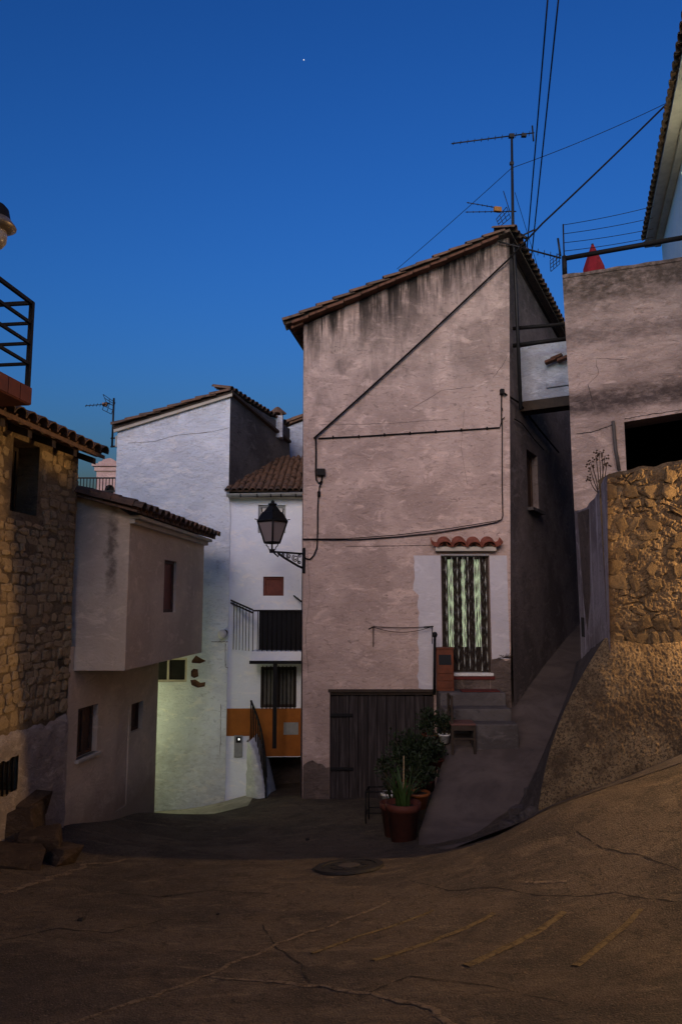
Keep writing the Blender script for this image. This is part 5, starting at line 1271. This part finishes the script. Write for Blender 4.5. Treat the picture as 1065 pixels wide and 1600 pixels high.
def potted(px, py, Y, r, h, label, mat, leaves, name='potted_plant', group=None):
    c = atY(px, py, Y); o = empty(name, c, label, 'plant', group)
    obj('pot', pot_mesh(c, r, h), mat, o); obj('soil', MB().lathe([(0,h*.88),(r*.9,h*.87)], c, 16), M['soil'], o)
    leaves(o, c+Vector((0,0,h*.86))); return o
rr = random.Random(11)
def sword(n_, hmin, hmax, spread, mat='leaf_sword', w=.022):
    def f(o, c):
        for _ in range(n_):
            q = rr.uniform(0,2*math.pi); h = rr.uniform(hmin,hmax); e = rr.uniform(.1,1)*spread; b0 = c+Vector((math.cos(q),math.sin(q),0))*rr.uniform(0,.09)
            rws = [[],[]]; sdv = Vector((-math.sin(q),math.cos(q),0)); ww = w*rr.uniform(.7,1.3)
            for k in range(8):
                t = k/7; p = b0+Vector((math.cos(q),math.sin(q),0))*e*t**1.8+Vector((0,0,h*(t-.22*t**3*e/max(spread,.01)))); a = ww*(1-t**2.2)+.002
                rws[0].append(p-sdv*a+Vector((0,0,a*.3))); rws[1].append(p+sdv*a+Vector((0,0,a*.3)))
            obj('leaf', MB().grid(rws), M[mat], o)
    return f
def bush(rx, rz, n_, s, stems=5, flat=1.0):
    def f(o, c):
        st_ = MB(); fo = MB(); cc = c+Vector((0,0,rz*.95))
        for _ in range(stems):
            e = cc+Vector((rr.uniform(-.6,.6)*rx, rr.uniform(-.6,.6)*rx, rr.uniform(-.2,.6)*rz)); st_.tube([c, c.lerp(e,.5)+Vector((0,0,.04)), e], [.010,.007,.004], 4)
            leaf_cloud(fo, e, rx*.55, rx*.55, rz*.5, n_//(stems*2), s, rr)
        leaf_cloud(fo, cc, rx, rx, rz, n_//2, s, rr); obj('stem', st_, M['stem'], o); obj('foliage', fo, M['leaf'], o)
    return f
big = potted(630, 1316, 9.25, .20, .46, 'large red clay pot of sword-leaved plants with a cane stake', M['terracotta'], sword(26, .25, .55, .22))
cb0 = atY(630,1262,9.25); obj('cane', bar(MB(), cb0+Vector((0,0,-.05)), atY(630.5,1181,9.25), .007), M['cane'], big)
tw1 = pot_mesh(atY(618,1309,9.55), .17, .42); 
potted(616, 1306, 9.6, .17, .40, 'dull clay pot tucked behind the large red pot', M['terracotta'], sword(12, .2, .42, .2, 'leaf'))
potted(652, 1263, 9.75, .15, .2, 'wide orange bowl pot with dark trailing leaves', plain('orange_glaze', (.24,.075,.02), .5), bush(.22,.26,420,.055))
potted(608, 1262, 10.6, .11, .2, 'white enamel bucket holding a leafy shrub before the cellar door', M['white_metal'], bush(.2,.3,320,.05))
potted(640, 1258, 10.4, .17, .3, 'dark pot with a tall bushy shrub before the cellar door', M['red_paint'], bush(.30,.38,850,.06,8))
potted(664, 1236, 10.6, .15, .26, 'dark clay pot of glossy shrub beside the ramp edge', M['terracotta'], bush(.23,.30,600,.055,7))
potted(672, 1205, 11.0, .13, .24, 'clay pot of arching leaves below the steps', M['terracotta'], sword(22, .25, .5, .32, 'leaf', .014))
potted(672, 1168, 11.5, .12, .2, 'small pot of dense leaves beneath the lowest step', M['red_paint'], bush(.22,.22,520,.05))
potted(694, 1161, 11.35, .085, .13, 'square-looking white pot beside the dark chair', M['white_metal'], bush(.17,.17,360,.045))
potted(683, 1200, 10.9, .09, .12, 'low clay pot of creeping leaves on the ramp edge', M['terracotta'], bush(.18,.10,320,.04))
potted(668, 1232, 10.2, .08, .10, 'shallow clay saucer of succulents on the ramp edge', M['terracotta'], bush(.16,.09,300,.035))
# cactus pad sticking out of the shrubs
pc = atY(640,1160,10.5); o = empty('cactus', pc+Vector((0,0,-.9)), 'pale green prickly pear pad standing above the shrubs', 'cactus')
def pad(c, h, w_):
    mb = MB(); rws = []
    for i in range(9):
        t = i/8; rws.append([c+Vector((w_*math.sin(math.pi*(.06+.94*t))**.7*math.cos(2*math.pi*k/10), .02*math.sin(math.pi*(.06+.9*t))*math.sin(2*math.pi*k/10), h*t)) for k in range(11)])
    return mb.grid(rws)
obj('pad', pad(pc+Vector((0,0,-.12)), .2, .055), plain('cactus_skin', (.10,.14,.045), .6), o); obj('stem_pad', pad(pc+Vector((0,0,-.42)), .32, .06), plain('cactus_skin', (.06,.09,.03), .6), o); obj('stem_pad', pad(pc+Vector((0,0,-.9)), .5, .05), plain('cactus_skin', (.05,.07,.03), .6), o)
# iron plant stand
s0 = ground(590, 1284); hS = .42
o = empty('iron_stool', s0, 'low black iron stand next to the large red pot', 'stand')
for dx, dy in ((-.17,-.12),(.17,-.12),(-.12,.16),(.17,.16)): obj('leg', bar(MB(), s0+Vector((dx,dy,gz(s0.x+dx,s0.y+dy)-s0.z-.01)), s0+Vector((dx,dy,hS)), .011), M['iron'], o)
b = MB()
for p, q in (((-.17,-.12),(.17,-.12)),((.17,-.12),(.17,.16)),((.17,.16),(-.12,.16)),((-.12,.16),(-.17,-.12))):
    bar(b, s0+Vector((*p,hS)), s0+Vector((*q,hS)), .011); bar(b, s0+Vector((*p,.14)), s0+Vector((*q,.14)), .007)
obj('rails', b, M['iron'], o)
# chair beside the steps
cY = 11.05; c0 = atY(707, 1168, cY); zc = lambda y: atY(707, y, cY).z
cbx = [atY(704, 1140, cY).x, atY(743, 1140, cY).x]; sz = zc(1134); g0c = -.56
o = empty('wooden_chair', (cbx[0]+.17, cY+.15, -.56), 'dark wooden chair with a reddish seat beside the concrete steps', 'chair')
def rampz(x, y): 
    for i in range(len(RR)-1):
        if RR[i][0] <= y <= RR[i+1][0]:
            t = (y-RR[i][0])/(RR[i+1][0]-RR[i][0]); za_ = (RR[i][3] or -1.1); zb_ = (RR[i+1][3] or -1.1); return za_+(zb_-za_)*t
    return 0
for x, y, top in ((cbx[0]+.02, cY, zc(1087)), (cbx[0]+.02, cY+.34, zc(1087)), (cbx[1]-.02, cY, sz), (cbx[1]-.02, cY+.34, sz)):
    zf = rampz(x, y)-.005; obj('leg', MB().obox((x-.018,y-.018,zf), (.036,0,0), (0,.036,0), (0,0,top-zf)), M['wood_dark'], o, bevel=.005)
obj('seat', MB().obox((cbx[0], cY-.02, sz), (cbx[1]-cbx[0],0,0), (0,.38,0), (0,0,.03)), plain('reddish_seat', (.13,.06,.05), .8), o, bevel=.008)
for dz in (.2, .36): obj('back_slat', MB().obox((cbx[0]+.012, cY+.018, sz+dz), (.016,0,0), (0,.31,0), (0,0,.06)), M['wood_dark'], o)
for y in (cY, cY+.34): obj('stretcher', MB().obox((cbx[0]+.03, y-.008, sz-.2), (cbx[1]-cbx[0]-.06,0,0), (0,.016,0), (0,0,.025)), M['wood_dark'], o); 
obj('apron', MB().obox((cbx[0]+.03, cY-.014, sz-.07), (cbx[1]-cbx[0]-.06,0,0), (0,.02,0), (0,0,.07)), M['wood_dark'], o)
# twig weed at the house corner
o = empty('twig', MF.P(788,1027,.02), 'tuft of dark twigs on the plinth at the alley corner', 'weed'); b = MB()
for k in range(14):
    a = MF.P(788,1028,.01); q = rr.uniform(0,math.pi); b.tube([a, a+Vector((math.cos(q)*.09,-.05,math.sin(q)*.05)), a+Vector((math.cos(q)*rr.uniform(.1,.17),-.07,math.sin(q)*rr.uniform(.04,.12)))], .004, 3)
obj('stem', b, M['dry'], o)

# ================================================================== rocks and pebbles
def rock(c, sx, sy, sz_, seed, mat, label, name='rock', cat='rock', rough_=.42, flat=False):
    bm = bmesh.new(); r3 = random.Random(int(seed*97)+3); mb = MB()
    pts = [Vector((a*r3.uniform(.72,1.05), b*r3.uniform(.72,1.05), c_*r3.uniform(.72,1.05))) for a in (-1,1) for b in (-1,1) for c_ in (-1,1)]+[Vector((r3.uniform(-1.1,1.1), r3.uniform(-1.1,1.1), r3.uniform(-1.1,1.1))) for _ in range(9)]
    rm = Matrix.Rotation(r3.uniform(-.6,.6), 3, 'Z') @ Matrix.Rotation(r3.uniform(-.2,.2), 3, 'X') @ Matrix.Rotation(r3.uniform(-.2,.2), 3, 'Y')
    pts = [rm @ p for p in pts]
    for p in pts: bm.verts.new(Vector((p.x*sx, p.y*sy, p.z*sz_))+Vector(c))
    res = bmesh.ops.convex_hull(bm, input=bm.verts); bmesh.ops.delete(bm, geom=[v for v in bm.verts if not v.link_faces], context='VERTS')
    bm.verts.index_update(); mb.add([v.co for v in bm.verts], [tuple(v.index for v in f.verts) for f in bm.faces], False); bm.free()
    return obj(name, mb, mat, label=label, cat=cat, bevel=min(sx, sz_)*.07)
M['rock'] = plaster('brown_rock', (.095,.066,.045), (.055,.038,.028), (.04,.03,.02), .9, 1.2, seed=51)
for (px, py, Y, sx, sy, sz_, lab) in ((22,1300,8.3,.30,.30,.24,'large rough block of the stone ledge under the cellar window'), (62,1322,8.05,.22,.22,.19,'middle rough block stepping down from the stone ledge'), (98,1334,7.95,.13,.15,.085,'smallest flat block at the street end of the stone ledge'), (18,1338,7.7,.28,.22,.10,'low flat slab at the front of the stone ledge'), (15,1262,8.5,.35,.25,.16,'upper block of the stone ledge against the base wall')):
    p = atY(px, py, Y); rock(p, sx, sy, sz_, px*.37, M['rock'], lab)
for (px, py, s) in ((126,1441,.022),(480,1314,.025),(340,1430,.012)):
    p = ground(px, py); rock(p+Vector((0,0,s*.4)), s, s, s*.6, px, M['castiron'], {126:'lone dark pebble on the open asphalt near the ledge', 480:'dark pebble in the shaded courtyard', 340:'tiny dark pebble in the middle of the asphalt'}[px], 'pebble', 'pebble')
M['rubble'] = plaster('grey_rubble', (.13,.115,.115), (.07,.06,.062), amount=.9, bump=1.0, seed=61)
rq = random.Random(21)
for k in range(22):
    t = rq.random(); px = 797+62*t+rq.uniform(-4,10); py = 1284-88*t+rq.uniform(-4,16); Y = 8.3+1.2*t; p = atY(px, py, Y); s_ = rq.uniform(.03,.075)
    rock(p, s_*1.2, s_, s_*.8, k*3.1, M['rubble'], 'small grey rubble stone heaped at the ramp side of the sloping wall foot')['group'] = 'rubble at the foot of the wall'
# dark bush where the stone house meets the cream one
fo = MB(); stb = MB(); c_ = ground(75, 1285)
for _ in range(9):
    e = c_+Vector((rr.uniform(-.18,.15), rr.uniform(-.15,.15), rr.uniform(.1,.34))); stb.tube([c_, e], .006, 4); leaf_cloud(fo, e, .12, .12, .1, 50, .05, rr)
o = empty('weed_bush', c_, 'dark weed bush growing where the stone house meets the cream house', 'bush'); obj('foliage', fo, M['leaf'], o); obj('stem', stb, M['stem'], o)
# moss along the foot of the white gable
# first star of the evening
for px, py, s, lab in ((474.5,93,3.0,'small white evening star alone in the open sky'),):
    p = CAM+ray(px,py)*4200; obj('star', MB().lathe([(0,-s),(s*.7,-s*.7),(s,0),(s*.7,s*.7),(0,s)], p, 8), emit('star_light', (1,.97,.9), 1.0), label=lab, cat='star')

# ================================================================== unseen houses added beside and behind the camera to block sky light
def block_house(name, x0, y0, x1, y1, z0, z1, label, mat, face, wins):
    o = empty(name, ((x0+x1)/2, (y0+y1)/2, z0), label, 'house')
    fr = Frame(face, y0, 0, 1); fr.n = Vector((-1 if face == x0 else 1, 0, 0))
    hs = [(a, b_, a+.9, b_+1.2) for a, b_ in wins]
    mb = MB().panel(fr, [(0,z0),(y1-y0,z0),(y1-y0,z1),(0,z1)], [rloop(h) for h in hs], 0, .2); oth = x1 if face == x0 else x0
    mb.poly(Vector((face,y0,z0)), Vector((oth,y0,z0)), Vector((oth,y0,z1)), Vector((face,y0,z1))).poly(Vector((face,y1,z0)), Vector((oth,y1,z0)), Vector((oth,y1,z1)), Vector((face,y1,z1)))
    obj('wall', mb, mat, o)
    for h in hs: window_in(o, fr, *h, .15, M['shutter'], M['shutter'])
    m_ = .35; hi = Vector((0,0,1.3)); obj('roof', quadroof(MB(), Vector((min(x0,x1)-m_,y0-m_,z1)), Vector((max(x0,x1)+m_,y0-m_,z1)), Vector((max(x0,x1)+m_,(y0+y1)/2,z1))+hi, Vector((min(x0,x1)-m_,(y0+y1)/2,z1))+hi).add([], []), M['tile'], o)
    obj('roof', quadroof(MB(), Vector((min(x0,x1)-m_,y1+m_,z1)), Vector((max(x0,x1)+m_,y1+m_,z1)), Vector((max(x0,x1)+m_,(y0+y1)/2,z1))+hi, Vector((min(x0,x1)-m_,(y0+y1)/2,z1))+hi), M['tile'], o)
    return o
block_house('shade_house', 6.3, -9, 13, 6.6, -.5, 9.0, 'unseen tall cream house added on the uphill side to block sky light', M['cream'], 6.3, ((2,4),(5,4),(9,4),(12,4),(9,1.2)))
block_house('shade_house', -5.6, -22, 6.3, -14, -.5, 8.0, 'unseen broad house added across the street end to block low sky glow', M['cream'], -5.6, ())
block_house('shade_house', -11, -9, -5.6, 2.2, -.5, 5.2, 'unseen lower white house added on the downhill side to block sky light', M['white_low'], -5.6, ((2,2.6),(5,2.6),(8,2.6)))

# ================================================================== street lamps that light the place (outside the frame)
def lamp(name, loc, energy, color, size):
    d = bpy.data.lights.new(name, 'POINT'); o = bpy.data.objects.new(name, d); col.objects.link(o); o.location = loc; d.energy = energy; d.color = color; d.shadow_soft_size = size; return o
lamp('street_lamp_light', (5.5, 7.88, 2.9), 1050, (1, .60, .24), .05)
lamp('side_street_light', (-4.2, 13.2, -.4), 40, (.96, 1, .52), .12)
